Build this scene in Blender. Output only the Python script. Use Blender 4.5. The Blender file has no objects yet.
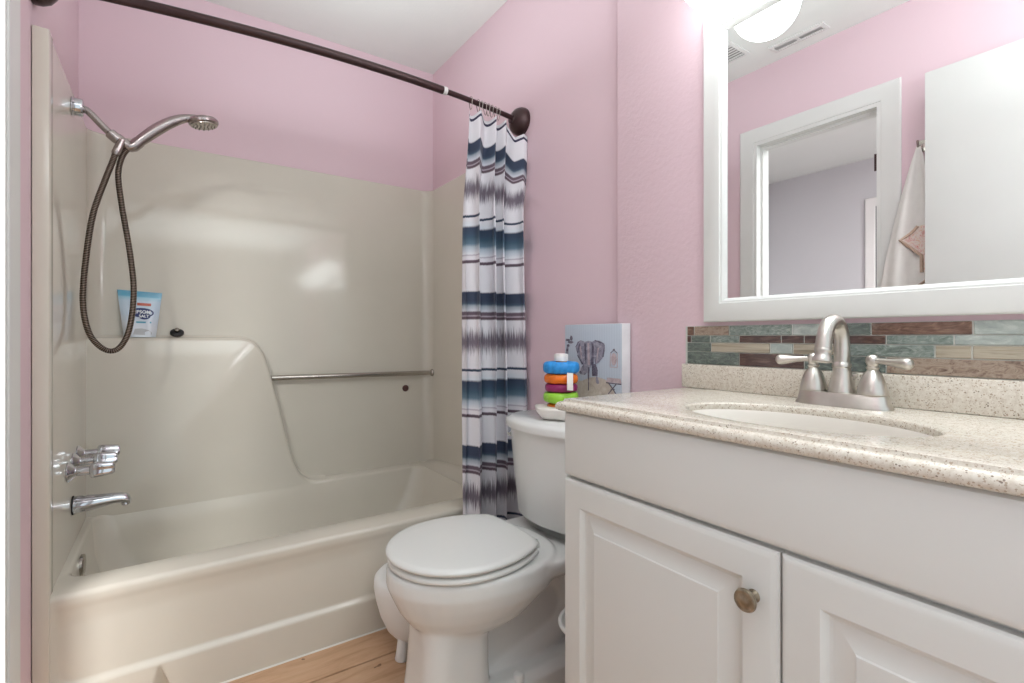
import bpy, bmesh, math, random
from mathutils import Vector, Matrix, noise as mnoise
PI = math.pi
random.seed(7)
SC = bpy.context.scene
COL = SC.collection

# ------------------------------------------------------------------ camera, world, lights
cam_d = bpy.data.cameras.new('camera')
cam = bpy.data.objects.new('camera', cam_d); COL.objects.link(cam)
cam.location = (0, 0, 1.02); cam.rotation_euler = (PI/2, 0, -math.radians(34.4))
cam_d.sensor_width = 36; cam_d.lens = 499/1024*36; cam_d.shift_y = -0.0044
cam_d.clip_start = 0.01
SC.camera = cam
SC.view_settings.view_transform = 'Standard'
SC.view_settings.look = 'None'
SC.view_settings.exposure = 0.38
SC.view_settings.gamma = 1.0
SC.view_settings.use_curve_mapping = False

wd = bpy.data.worlds.new('world'); SC.world = wd; wd.use_nodes = True
wd.node_tree.nodes['Background'].inputs[0].default_value = (0.89, 1.0, 1.04, 1)
wd.node_tree.nodes['Background'].inputs[1].default_value = 0.85

def area(name, loc, rot, sx, sy, power, col=(1, 1, 1)):
    d = bpy.data.lights.new(name, 'AREA'); d.shape = 'RECTANGLE'; d.size = sx; d.size_y = sy
    d.energy = power; d.color = col
    o = bpy.data.objects.new(name, d); COL.objects.link(o)
    o.location = loc; o.rotation_euler = rot
    return o
area('ceiling_fill', (0.42, -0.15, 2.42), (0, 0, 0), 1.2, 0.8, 3.0, (0.90, 1.0, 1.03))  # unseen fill panel added under the ceiling to brighten the room
area('bounce_fill', (0.62, -0.25, 1.80), (PI, 0, 0), 0.7, 0.5, 19.0, (0.90, 1.0, 1.03))  # added upward fill, lights the room off the ceiling; no fixture here
area('tub_up_fill', (0.50, 1.62, 1.92), (PI, 0, 0), 0.8, 1.0, 2.7, (0.90, 1.0, 1.03))  # added fill brightening the ceiling and upper walls over the tub
area('bedroom_fill', (-1.05, -0.60, 2.42), (0, 0, 0), 0.6, 0.6, 125.0, (0.98, 1.0, 1.0))  # unseen fill added to light the room beyond the doorway
GLOBE_E = 6.5

# ------------------------------------------------------------------ materials
def srgb(r, g, b):
    def c(v):
        v /= 255
        return v/12.92 if v <= 0.04045 else ((v+0.055)/1.055)**2.4
    return (c(r), c(g), c(b), 1)

class MT:
    def __init__(s, name, col=(200, 200, 200), rough=0.5, metal=0.0, spec=None, coat=0.0):
        s.m = bpy.data.materials.new(name); s.m.use_nodes = True
        s.t = s.m.node_tree; s.b = s.t.nodes['Principled BSDF']
        s.b.inputs['Base Color'].default_value = srgb(*col)
        s.b.inputs['Roughness'].default_value = rough
        s.b.inputs['Metallic'].default_value = metal
        if spec is not None: s.b.inputs['Specular IOR Level'].default_value = spec
        if coat: s.b.inputs['Coat Weight'].default_value = coat; s.b.inputs['Coat Roughness'].default_value = 0.06
    def n(s, typ, **kw):
        nd = s.t.nodes.new(typ)
        for k, v in kw.items():
            if k in nd.inputs: nd.inputs[k].default_value = v
            else: setattr(nd, k, v)
        return nd
    def l(s, a, b): s.t.links.new(a, b)
    def coord(s, scale=(1, 1, 1), rot=(0, 0, 0), out='Object'):
        tc = s.n('ShaderNodeTexCoord'); mp = s.n('ShaderNodeMapping')
        mp.inputs['Scale'].default_value = scale; mp.inputs['Rotation'].default_value = rot
        s.l(tc.outputs[out], mp.inputs[0]); return mp.outputs[0]
    def ramp(s, fac, stops, interp='LINEAR'):
        r = s.n('ShaderNodeValToRGB'); cr = r.color_ramp; cr.interpolation = interp
        while len(cr.elements) < len(stops): cr.elements.new(0.5)
        for e, (p, c) in zip(cr.elements, stops): e.position = p; e.color = srgb(*c) if len(c) == 3 else c
        s.l(fac, r.inputs[0]); return r.outputs[0]
    def math(s, op, a, b=None, c=None, clamp=False):
        nd = s.n('ShaderNodeMath', operation=op); nd.use_clamp = clamp
        for i, x in enumerate((a, b, c)):
            if x is None: continue
            if isinstance(x, (int, float)): nd.inputs[i].default_value = x
            else: s.l(x, nd.inputs[i])
        return nd.outputs[0]
    def mix(s, fac, a, b):
        nd = s.n('ShaderNodeMix', data_type='RGBA')
        for sock, x in ((nd.inputs[0], fac), (nd.inputs[6], a), (nd.inputs[7], b)):
            if isinstance(x, (int, float)): sock.default_value = x
            elif isinstance(x, tuple): sock.default_value = x
            else: s.l(x, sock)
        return nd.outputs[2]
    def base(s, x): s.l(x, s.b.inputs['Base Color']); return s
    def noise(s, scale, detail=2, rough=0.5, vec=None, distort=0.0):
        nd = s.n('ShaderNodeTexNoise'); nd.inputs['Scale'].default_value = scale
        nd.inputs['Detail'].default_value = detail; nd.inputs['Roughness'].default_value = rough
        nd.inputs['Distortion'].default_value = distort
        s.l(vec if vec is not None else s.coord(), nd.inputs['Vector']); return nd.outputs['Fac']
    def bump(s, h, strength=0.2, dist=0.002):
        nd = s.n('ShaderNodeBump'); nd.inputs['Strength'].default_value = strength; nd.inputs['Distance'].default_value = dist
        s.l(h, nd.inputs['Height']); s.l(nd.outputs[0], s.b.inputs['Normal']); return s
    def vary(s, c0, c1, scale=3, detail=3):
        s.base(s.ramp(s.noise(scale, detail), [(0.3, c0), (0.7, c1)])); return s

M = {}
def plain(key, col, rough=0.5, metal=0.0, d=4, scale=4, **kw):
    m = MT(key, col, rough, metal, **kw)
    m.vary(tuple(max(0, c-d) for c in col), tuple(min(255, c+d) for c in col), scale)
    M[key] = m.m; return m
plain('pink_paint', (226, 192, 203), 0.55, d=2).bump(MT.noise(MT.__new__(MT), 1) if False else 0 or None, 0) if False else None
def wallpaint(key, col, bump, bscale):
    m = MT(key, col, 0.5, spec=0.35)
    m.vary(tuple(c-2 for c in col), tuple(c+2 for c in col), 1.5)
    m.bump(m.noise(bscale, 3, 0.6), bump, 0.002)
    M[key] = m.m
wallpaint('pink_paint', (229, 202, 210), 0.12, 60)
wallpaint('pink_texture', (229, 202, 210), 0.5, 75)
wallpaint('ceiling_white', (236, 238, 234), 0.25, 60)
wallpaint('bedroom_grey', (203, 204, 206), 0.15, 60)
plain('trim_white', (226, 226, 223), 0.4, d=2)
plain('door_white', (222, 222, 219), 0.45, d=2)
plain('acrylic', (213, 206, 193), 0.11, d=2, spec=0.5)
plain('porcelain', (228, 228, 226), 0.12, d=1, spec=0.5)
plain('seat_plastic', (228, 228, 225), 0.25, d=1)
plain('white_plastic', (232, 232, 230), 0.35, d=1)
plain('cabinet_white', (222, 222, 219), 0.38, d=1)
plain('cabinet_gap', (95, 93, 90), 0.7, d=3)
plain('chrome', (205, 207, 212), 0.07, 1.0, d=3)
plain('steel', (176, 170, 162), 0.22, 1.0, d=5)
plain('shower_nickel', (168, 158, 156), 0.25, 1.0, d=5)
plain('bronze', (68, 50, 50), 0.3, 0.6, d=6)
plain('black_rubber', (22, 22, 24), 0.5, d=4)
plain('dark_hole', (30, 28, 28), 0.8, d=4)
plain('rust_cap', (92, 58, 56), 0.5, d=8)
plain('clear_ring', (222, 220, 218), 0.3, d=3)
plain('caulk', (236, 232, 224), 0.5, d=4)
plain('grout', (206, 206, 200), 0.8, d=5)
plain('sink_white', (230, 224, 216), 0.12, d=2)
plain('toy_white', (238, 232, 226), 0.35, d=2)
plain('toy_blue', (45, 150, 226), 0.5, d=14, scale=60)
plain('toy_orange', (236, 116, 22), 0.25, d=12, scale=40)
plain('toy_purple', (140, 26, 92), 0.4, d=10, scale=40)
plain('toy_green', (152, 212, 62), 0.35, d=10, scale=40)
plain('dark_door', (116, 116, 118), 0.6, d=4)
plain('carpet', (150, 145, 140), 0.95, d=10, scale=60)
plain('towel_white', (238, 234, 230), 0.9, d=3, scale=30)
plain('towel_band', (202, 176, 158), 0.9, d=8, scale=60)

# brushed nickel
m = MT('nickel', (206, 201, 194), 0.3, 1.0)
m.vary((200, 195, 188), (214, 209, 202), 30); m.bump(m.noise(1, 2, 0.5, m.coord((40, 40, 900))), 0.05, 0.0005)
M['nickel'] = m.m
m = MT('knob_metal', (150, 138, 122), 0.3, 1.0); m.vary((128, 116, 100), (172, 160, 142), 90); M['knob_metal'] = m.m
# hose: ribbed metal
m = MT('hose_metal', (150, 140, 132), 0.3, 1.0)
w = m.n('ShaderNodeTexWave', wave_type='BANDS', bands_direction='X'); w.inputs['Scale'].default_value = 60
m.l(m.coord(out='UV'), w.inputs['Vector'])
m.base(m.ramp(w.outputs['Fac'], [(0.25, (48, 40, 36)), (0.7, (142, 130, 120))])); m.bump(w.outputs['Fac'], 0.6, 0.002)
M['hose_metal'] = m.m
# mirror glass
m = MT('mirror_glass', (240, 242, 241), 0.0, 1.0); M['mirror_glass'] = m.m
# globe
m = MT('opal_glass', (255, 255, 255), 0.3)
m.b.inputs['Emission Color'].default_value = (0.93, 1.0, 1.01, 1); m.b.inputs['Emission Strength'].default_value = GLOBE_E
M['opal_glass'] = m.m
# granite
def granite(key, c0, c1, spots):
    m = MT(key, c0, 0.16, spec=0.5)
    v = m.coord()
    base = m.ramp(m.noise(130, 4, 0.75, v), [(0.32, c1), (0.6, c0)])
    vo = m.n('ShaderNodeTexVoronoi'); vo.inputs['Scale'].default_value = 330; m.l(v, vo.inputs['Vector'])
    n2 = m.noise(200, 2, 0.6, v)
    msk = m.math('MULTIPLY', m.math('LESS_THAN', vo.outputs['Distance'], 0.42), m.math('GREATER_THAN', n2, 0.53))
    c = m.mix(m.math('MULTIPLY', msk, 0.75), base, srgb(*spots))
    vo2 = m.n('ShaderNodeTexVoronoi'); vo2.inputs['Scale'].default_value = 230; m.l(v, vo2.inputs['Vector'])
    n3 = m.noise(90, 2, 0.5, m.coord((1.3, 0.8, 1.1)))
    msk2 = m.math('MULTIPLY', m.math('LESS_THAN', vo2.outputs['Distance'], 0.26), m.math('GREATER_THAN', n3, 0.6))
    c = m.mix(m.math('MULTIPLY', msk2, 0.85), c, srgb(120, 102, 88))
    m.base(c); M[key] = m.m
granite('granite', (226, 219, 208), (206, 195, 180), (170, 148, 126))
# plywood floor
m = MT('plywood', (196, 150, 112), 0.55)
v = m.coord((2.2, 14, 1))
g = m.ramp(m.noise(2.2, 6, 0.65, v, 0.8), [(0.25, (190, 146, 112)), (0.5, (212, 172, 138)), (0.8, (226, 192, 160))])
sp = m.math('GREATER_THAN', m.noise(14, 2, 0.4, m.coord()), 0.71)
m.base(m.mix(m.math('MULTIPLY', sp, 0.7), g, srgb(110, 74, 50))); m.bump(m.noise(40, 3, 0.6, m.coord((1, 5, 1))), 0.15, 0.001)
M['plywood'] = m.m
# tiles
def tile(key, cols, scale, stretch=(1, 1, 1), dist=1.5):
    m = MT(key, cols[0], 0.14, spec=0.6)
    n = m.noise(scale, 5, 0.65, m.coord(stretch), dist)
    k = len(cols); m.base(m.ramp(n, [(0.28+0.44*i/(k-1), c) for i, c in enumerate(cols)]))
    M[key] = m.m
tile('tile_teal', [(78, 88, 84), (112, 124, 118), (142, 152, 145), (184, 190, 182)], 40, (1, 1, 2.2), 2.5)
tile('tile_slate', [(66, 74, 72), (100, 110, 104), (146, 154, 146)], 38, (1, 1, 3), 2)
tile('tile_pale', [(140, 150, 147), (168, 176, 171), (200, 206, 200)], 26, (1, 1, 2), 1.5)
tile('tile_brown', [(66, 46, 40), (98, 72, 62), (130, 102, 88), (160, 132, 112)], 30, (1, 0.6, 2.2), 3)
tile('tile_dark', [(58, 42, 40), (84, 62, 56), (128, 104, 94)], 34, (1, 0.8, 4), 1)
tile('tile_tan', [(92, 82, 70), (150, 138, 120), (184, 174, 156), (116, 106, 92)], 14, (1, 0.25, 9), 0.4)
tile('tile_mottle', [(104, 84, 74), (146, 126, 112), (170, 154, 138), (120, 100, 88)], 42, (1, 0.8, 1.5), 3)

# curtain
m = MT('curtain_cloth', (232, 230, 232), 0.85)
tc = m.n('ShaderNodeTexCoord'); sx = m.n('ShaderNodeSeparateXYZ'); m.l(tc.outputs['UV'], sx.inputs[0])
wv = sx.outputs[1]; PX = 0.573/150
rel = m.math('DIVIDE', m.math('MODULO', m.math('ADD', m.math('SUBTRACT', wv, 28*PX), 0.573), 0.573), 0.573)
mp = m.n('ShaderNodeMapping'); mp.inputs['Scale'].default_value = (260, 9, 1); m.l(tc.outputs['UV'], mp.inputs[0])
nz = m.noise(1.0, 3, 0.7, mp.outputs[0])
rel2 = m.math('ADD', rel, m.math('MULTIPLY', m.math('SUBTRACT', nz, 0.5), 0.012))
W = (224, 221, 226); NV = (52, 62, 84); GR = (150, 160, 172); PU = (100, 84, 96); BL = (62, 88, 108); DB = (50, 62, 84)
P = lambda px: px/150.0
stops = [(0, NV), (P(8), NV), (P(11), (66, 84, 104)), (P(13), GR), (P(18), (206, 208, 216)), (P(19.3), PU), (P(22), PU), (P(23), (190, 180, 190)), (P(24), (96, 78, 88)),
         (P(26), (96, 78, 88)), (P(27), W), (P(74.3), W), (P(74.8), DB), (P(76.8), DB), (P(77.3), W), (P(85), (214, 218, 226)), (P(87), DB), (P(93), (56, 74, 96)), (P(97), BL), (P(103), (96, 120, 138)),
         (P(106), (172, 184, 196)), (P(113), (226, 226, 232)), (P(114), (170, 160, 176)), (P(115), (226, 222, 228)), (P(118.5), (226, 222, 228)), (P(119), PU), (P(121.5), (84, 66, 78)), (P(122), W), (P(148.5), W), (1.0, NV)]
c = m.ramp(rel2, stops)
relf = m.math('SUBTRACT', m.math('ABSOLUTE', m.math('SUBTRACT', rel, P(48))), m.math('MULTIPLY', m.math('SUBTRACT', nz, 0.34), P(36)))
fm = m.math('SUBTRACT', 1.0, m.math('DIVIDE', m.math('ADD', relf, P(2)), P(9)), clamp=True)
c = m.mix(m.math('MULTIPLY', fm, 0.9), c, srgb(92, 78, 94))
hem = m.math('MULTIPLY', m.math('GREATER_THAN', wv, 3*PX), m.math('LESS_THAN', wv, 5.6*PX))
c = m.mix(hem, c, srgb(58, 54, 78))
top = m.math('LESS_THAN', wv, 26*PX)
c2 = m.mix(top, c, m.mix(hem, srgb(*W), srgb(58, 54, 78)))
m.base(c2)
try:
    m.b.inputs['Sheen Weight'].default_value = 0.1
except Exception: pass
M['curtain_cloth'] = m.m
# bag
m = MT('bag_film', (206, 222, 236), 0.22)
tc = m.n('ShaderNodeTexCoord'); sx = m.n('ShaderNodeSeparateXYZ'); m.l(tc.outputs['UV'], sx.inputs[0])
c = m.ramp(sx.outputs[1], [(0, (206, 214, 222)), (0.2, (222, 226, 236)), (0.5, (206, 222, 240)), (0.78, (196, 218, 236)), (0.86, (150, 204, 226)), (0.89, (84, 172, 206)), (1.0, (76, 164, 200))])
m.base(m.mix(m.math('MULTIPLY', m.noise(30, 3), 0.25), c, srgb(240, 244, 250))); M['bag_film'] = m.m
plain('bag_navy', (34, 50, 112), 0.3, d=4); plain('bag_red', (196, 92, 70), 0.3, d=4)
plain('bag_teal', (88, 164, 190), 0.3, d=4); plain('bag_white', (236, 240, 246), 0.3, d=2); plain('bag_grey', (178, 178, 182), 0.3, d=6, scale=60)
# canvas print
m = MT('canvas_paint', (196, 204, 214), 0.8)
v = m.coord(); w = m.n('ShaderNodeTexWave', wave_type='BANDS', bands_direction='Y'); w.inputs['Scale'].default_value = 30
w.inputs['Distortion'].default_value = 0.5; m.l(v, w.inputs['Vector'])
c = m.mix(m.math('MULTIPLY', w.outputs['Fac'], 0.28), srgb(190, 200, 213), srgb(164, 174, 190))
m.base(m.mix(m.math('MULTIPLY', m.noise(20, 4), 0.3), c, srgb(204, 208, 216))); M['canvas_paint'] = m.m
plain('canvas_side', (226, 224, 226), 0.8, d=6, scale=20)
def wash(key, c0, c1, c2, sc=60):
    m = MT(key, c0, 0.85); m.base(m.ramp(m.noise(sc, 5, 0.7, None, 1.0), [(0.3, c0), (0.5, c1), (0.7, c2)])); M[key] = m.m
wash('wash_grey', (108, 104, 118), (148, 144, 158), (184, 180, 192))
wash('wash_dark', (62, 58, 74), (98, 92, 108), (140, 132, 146))
wash('wash_sand', (176, 160, 150), (196, 184, 172), (206, 198, 192), 30)
wash('wash_pink', (168, 148, 152), (192, 174, 178), (206, 192, 196))
wash('towel_print', (214, 96, 84), (242, 232, 226), (226, 160, 110), 55)

# ------------------------------------------------------------------ mesh helpers
def box(bm, x0, x1, y0, y1, z0, z1, bev=0.0, seg=2):
    vs = [bm.verts.new((x, y, z)) for x in (x0, x1) for y in (y0, y1) for z in (z0, z1)]
    q = [(0, 1, 3, 2), (4, 6, 7, 5), (0, 4, 5, 1), (2, 3, 7, 6), (0, 2, 6, 4), (1, 5, 7, 3)]
    fs = [bm.faces.new([vs[i] for i in f]) for f in q]
    if bev:
        es = list({e for f in fs for e in f.edges})
        bmesh.ops.bevel(bm, geom=es, offset=bev, segments=seg, profile=0.5, affect='EDGES', clamp_overlap=True)
    return vs

def loft(bm, rings, cap0=True, cap1=True, closed=True, uv=None):
    rv = [[bm.verts.new(p) for p in r] for r in rings]
    n = len(rv[0])
    for a, b in zip(rv, rv[1:]):
        for i in range(n if closed else n-1):
            j = (i+1) % n
            bm.faces.new((a[i], a[j], b[j], b[i]))
    if cap0: bm.faces.new(list(reversed(rv[0])))
    if cap1: bm.faces.new(rv[-1])
    return rv

def frame_axes(d):
    d = Vector(d).normalized()
    up = Vector((0, 0, 1)) if abs(d.z) < 0.95 else Vector((1, 0, 0))
    a = d.cross(up).normalized(); b = a.cross(d).normalized()
    return a, b

def lathe(bm, prof, c=(0, 0, 0), axis=(0, 0, 1), seg=28, sx=1, sy=1, cap0=True, cap1=True):
    ax = Vector(axis).normalized()
    if abs(ax.z) > 0.999: a, b = Vector((1, 0, 0)), Vector((0, 1, 0)) * (1 if ax.z > 0 else -1)
    else: a, b = frame_axes(ax); 
    c = Vector(c)
    rings = []
    for r, h in prof:
        r = max(r, 1e-4)
        rings.append([c + ax*h + a*(r*sx*math.cos(2*PI*i/seg)) + b*(r*sy*math.sin(2*PI*i/seg)) for i in range(seg)])
    return loft(bm, rings, cap0, cap1)

def smooth_path(pts, sub=6, closed=False):
    pts = [Vector(p) for p in pts]; out = []
    n = len(pts)
    for i in range(n-1 if not closed else n):
        p0 = pts[(i-1) % n] if (i > 0 or closed) else pts[0]
        p1 = pts[i]; p2 = pts[(i+1) % n]
        p3 = pts[(i+2) % n] if (i+2 < n or closed) else pts[-1]
        for k in range(sub):
            t = k/sub
            out.append(0.5*((2*p1) + (p2-p0)*t + (2*p0-5*p1+4*p2-p3)*t*t + (-p0+3*p1-3*p2+p3)*t**3))
    if not closed: out.append(pts[-1])
    return out

def tube(bm, pts, r, seg=12, cap=True, closed=False, flat=1.0, uv=False):
    pts = [Vector(p) for p in pts]; n = len(pts)
    rad = r if isinstance(r, (list, tuple)) else [r]*n
    rings = []; prev = None; L = 0; Ls = []
    for i, p in enumerate(pts):
        if closed: d = pts[(i+1) % n]-pts[i-1]
        else: d = pts[min(i+1, n-1)]-pts[max(i-1, 0)]
        d.normalize()
        if prev is None: a, b = frame_axes(d)
        else:
            a = (prev - d*prev.dot(d)).normalized(); b = a.cross(d).normalized()*-1
            b = d.cross(a).normalized()
        if prev is None: b = d.cross(a).normalized()
        prev = a
        if i: L += (p-pts[i-1]).length
        Ls.append(L)
        rings.append([p + a*(rad[i]*math.cos(2*PI*k/seg)) + b*(rad[i]*flat*math.sin(2*PI*k/seg)) for k in range(seg)])
    if closed: rings.append(rings[0])
    rv = loft(bm, rings, cap and not closed, cap and not closed)
    if closed:
        bmesh.ops.remove_doubles(bm, verts=[v for r in rv for v in r], dist=1e-6)
    elif uv:
        lay = bm.loops.layers.uv.verify(); idx = {}
        for i, rr in enumerate(rv):
            for k, v in enumerate(rr): idx[v] = (Ls[i], k/seg)
        for f in bm.faces:
            for lp in f.loops:
                if lp.vert in idx: lp[lay].uv = idx[lp.vert]
    return rv

def prism(bm, poly, fn, d0, d1, bev=0.0, seg=2):
    """poly: 2D points; fn(p, q, d) -> 3D"""
    a = [bm.verts.new(fn(p, q, d0)) for p, q in poly]; b = [bm.verts.new(fn(p, q, d1)) for p, q in poly]
    n = len(poly); fs = [bm.faces.new(a), bm.faces.new(list(reversed(b)))]
    for i in range(n): fs.append(bm.faces.new((a[i], b[i], b[(i+1) % n], a[(i+1) % n])))
    bmesh.ops.recalc_face_normals(bm, faces=fs)
    if bev:
        es = list(fs[1].edges) 
        bmesh.ops.bevel(bm, geom=es, offset=bev, segments=seg, profile=0.5, affect='EDGES', clamp_overlap=True)
    return fs

def rrect(x0, x1, y0, y1, r, n=6):
    """rounded rectangle outline, counter-clockwise"""
    r = min(r, (x1-x0)/2-1e-4, (y1-y0)/2-1e-4); out = []
    for cx, cy, a0 in ((x1-r, y1-r, 0), (x0+r, y1-r, PI/2), (x0+r, y0+r, PI), (x1-r, y0+r, 1.5*PI)):
        for k in range(n+1):
            a = a0 + PI/2*k/n; out.append((cx+r*math.cos(a), cy+r*math.sin(a)))
    return out

def world_loc(o):
    L = Vector((0, 0, 0))
    while o is not None: L += o.location; o = o.parent
    return L

def obj(name, bm, mat, parent=None, angle=35, loc=None, mods=None, fix=True):
    """link bm (built in world coordinates) as one mesh object"""
    if fix: bmesh.ops.recalc_face_normals(bm, faces=bm.faces[:])
    me = bpy.data.meshes.new(name)
    base = world_loc(parent) if parent is not None else Vector((0, 0, 0))
    if loc is not None: base = Vector(loc)
    bm.transform(Matrix.Translation(-base)); bm.to_mesh(me); bm.free()
    for mm in (mat if isinstance(mat, list) else [mat]): me.materials.append(M[mm])
    me.polygons.foreach_set('use_smooth', [True]*len(me.polygons))
    if angle is not None: me.set_sharp_from_angle(angle=math.radians(angle))
    o = bpy.data.objects.new(name, me); COL.objects.link(o)
    if parent is not None:
        o.parent = parent; 
        if loc is not None: o.location = Vector(loc)-world_loc(parent)
    elif loc is not None: o.location = loc
    return o

def tag(o, label, cat, group=None, kind=None):
    o['label'] = label; o['category'] = cat
    if group: o['group'] = group
    if kind: o['kind'] = kind
    return o
def thing(name, label, cat, loc=(0, 0, 0), group=None):
    o = bpy.data.objects.new(name, None); COL.objects.link(o); o.location = loc; o.empty_display_size = 0.05
    return tag(o, label, cat, group)
def struct(name, bm, mat, parent=None, label=None, cat=None, **kw):
    o = obj(name, bm, mat, parent, **kw); 
    if parent is None:
        o['kind'] = 'structure'
        o['label'] = label; o['category'] = cat
    return o
B = bmesh.new

# ------------------------------------------------------------------ room shell
XL, XR, XV, YB, CZ = -0.285, 1.173, 1.149, 2.47, 2.44
bm = B(); box(bm, XL-0.115, 1.4, -0.62, 1.548, -0.03, 0, 0.0015, 1); box(bm, XL-0.115, 1.4, 1.5555, 2.6, -0.03, 0, 0.0015, 1)
struct('floor', bm, 'plywood', label='bare tan plywood subfloor in two sheets with a dark seam', cat='floor')
bm = B(); box(bm, XL-0.115, 1.4, -0.62, 2.6, -0.06, -0.031)
struct('trim_5', bm, 'dark_hole', label='dark underlay showing in the seam between plywood sheets', cat='underlay')
bm = B(); box(bm, XL-0.115, 1.4, -0.62, 2.6, CZ, CZ+0.08)
struct('ceiling', bm, 'ceiling_white', label='flat white bathroom ceiling', cat='ceiling')
bm = B(); box(bm, XL-0.115, 1.4, YB, YB+0.1, 0, CZ)
struct('wall_back', bm, 'pink_paint', label='pink wall above the long side of the tub surround', cat='wall')
bm = B(); box(bm, XR, XR+0.14, 1.05, YB, 0, CZ)
struct('wall_right', bm, 'pink_paint', label='smooth pink wall behind the toilet and curtain', cat='wall')
bm = B(); box(bm, XV, XV+0.12, -0.62, 1.0988, 0, CZ, 0.004, 3)
struct('wall_vanity', bm, 'pink_texture', label='textured pink wall behind the mirror and vanity', cat='wall')
DY0, DY1, DZ = 0.890, 1.472, 2.055
bm = B(); box(bm, XL-0.115, XL, -0.62, DY0, 0, CZ); box(bm, XL-0.115, XL, DY1, 2.6, 0, CZ); box(bm, XL-0.115, XL, DY0, DY1, DZ, CZ)
struct('wall_left', bm, 'pink_paint', label='pink wall with the doorway opposite the mirror', cat='wall')
# door casing on the bathroom side, jambs and stops
def casing(bm, xf, th, y0, y1, z1, w, sgn=1):
    prof = [(0.0, 0.0), (0.0, 0.5), (0.18, 0.75), (0.3, 0.78), (0.62, 0.86), (0.8, 1.0), (0.94, 0.96), (1.0, 0.6), (1.0, 0.0)]
    rings = []
    for a, d in prof:
        o_ = a*w; x = xf + sgn*d*th
        rings.append([(x, y0-o_, 0), (x, y0-o_, z1+o_), (x, y1+o_, z1+o_), (x, y1+o_, 0)])
    loft(bm, rings, False, False, closed=False)
bm = B()
casing(bm, XL, 0.009, DY0, DY1, DZ, 0.073)
j = 0.018
box(bm, XL-0.116, XL+0.001, DY0-0.002, DY0+j, 0, DZ); box(bm, XL-0.116, XL+0.001, DY1-j, DY1+0.002, 0, DZ); box(bm, XL-0.116, XL+0.001, DY0+j, DY1-j, DZ-j, DZ+0.002)
box(bm, XL-0.075, XL-0.04, DY0+j, DY0+j+0.012, 0, DZ-j); box(bm, XL-0.075, XL-0.04, DY1-j-0.012, DY1-j, 0, DZ-j); box(bm, XL-0.075, XL-0.04, DY0+j+0.012, DY1-j-0.012, DZ-j-0.012, DZ-j)
tr = struct('trim_1', bm, 'trim_white', label='white door casing and jamb of the doorway seen in the mirror', cat='door frame', angle=25)
bm = B(); box(bm, XL-0.034, XL-0.006, DY0+j, DY0+j+0.002, 1.755, 1.83)
box(bm, XL-0.006, XL-0.001, DY0+j, DY0+j+0.010, 1.755, 1.83)
obj('hinge', bm, 'bronze', tr)
# open door leaf along the left wall
d1 = thing('door_1', 'plain white door leaf standing open, its edge beside the hooded towel', 'door', (-0.17, 0.30, 0.01)); d1['kind'] = 'structure'
bm = B(); box(bm, -0.187, -0.152, -0.10, 0.70, 0.01, 2.055, 0.002, 2); obj('door_panel', bm, 'door_white', d1)
# bedroom beyond the doorway
BX = -2.3
bm = B(); box(bm, BX, XL-0.116, -1.2, 2.5, -0.04, 0); struct('floor_bedroom', bm, 'carpet', label='grey carpet of the room beyond the doorway', cat='floor')
bm = B(); box(bm, BX, XL-0.116, -1.2, 2.5, CZ, CZ+0.06); struct('ceiling_bedroom', bm, 'ceiling_white', label='ceiling of the room beyond the doorway', cat='ceiling')
bm = B(); box(bm, BX-0.1, BX, -1.2, 2.6, 0, CZ); struct('wall_bedroom', bm, 'bedroom_grey', label='grey wall seen through the doorway in the mirror', cat='wall')
bm = B(); box(bm, BX, XL-0.116, 2.5, 2.6, 0, CZ); struct('wall_bedroom_side', bm, 'bedroom_grey', label='side wall of the room beyond the doorway', cat='wall')
bm = B(); casing(bm, BX, 0.017, 0.85, 1.625, 2.05, 0.07)
struct('trim_2', bm, 'trim_white', label='white casing of the far door beyond the doorway', cat='door frame', angle=25)
bm = B(); box(bm, BX, BX+0.006, 0.85, 1.625, 0.0, 2.05); struct('door_2', bm, 'dark_door', label='dark grey far door beyond the doorway', cat='door')  # plain slab in one dark grey colour
# caulk along the tub
bm = B()
pts = [(-0.25, 1.6935, 0.0005), (0.4, 1.6935, 0.0005), (1.172, 1.6935, 0.0005)]
tube(bm, pts, 0.0035, 6); struct('trim_3', bm, 'caulk', label='white caulk bead along the foot of the tub', cat='caulk')

# ------------------------------------------------------------------ tub and surround
TY = 1.695; TR = 0.362; SZ = 1.795
SXL, SXR, SYB = -0.253, 1.143, 2.448
tub = thing('bathtub_shower_unit', 'cream one-piece bathtub with tall shower surround', 'bathtub', (0.444, 2.08, 0))
# surround panel
def arc(cx, cy, r, a0, a1, n=8): return [(cx+r*math.cos(a0+(a1-a0)*k/n), cy+r*math.sin(a0+(a1-a0)*k/n)) for k in range(n+1)]
R = 0.055
inner = arc(SXL-0.012, TY+0.012, 0.012, 1.5*PI, 2*PI, 5) + arc(SXL+R, SYB-R, R, PI, PI/2) + arc(SXR-R, SYB-R, R, PI/2, 0) + arc(SXR+0.012, TY+0.012, 0.012, PI, 1.5*PI, 5)
g = 0.001
outer = [(XR-g, TY), (XR-g, YB-g), (XL+g, YB-g), (XL+g, TY)]
sec = inner + outer
bm = B()
def secz(z, ins): 
    out = []
    for i, (x, y) in enumerate(sec):
        if i < len(inner) and ins:
            # push the lip back for a rounded top edge
            cx, cy = 0.444, 1.9
            d = Vector((x-cx, y-cy)); d.normalize(); out.append((x+d.x*ins, y+d.y*ins if y < 2.3 and abs(d.x) > 0.8 else y+d.y*ins, z))
        else: out.append((x, y, z))
    return out
loft(bm, [secz(TR-0.012, 0), secz(SZ-0.010, 0), secz(SZ-0.004, 0.002), secz(SZ, 0.007)])
obj('surround_panel', bm, 'acrylic', tub, angle=40)
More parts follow.
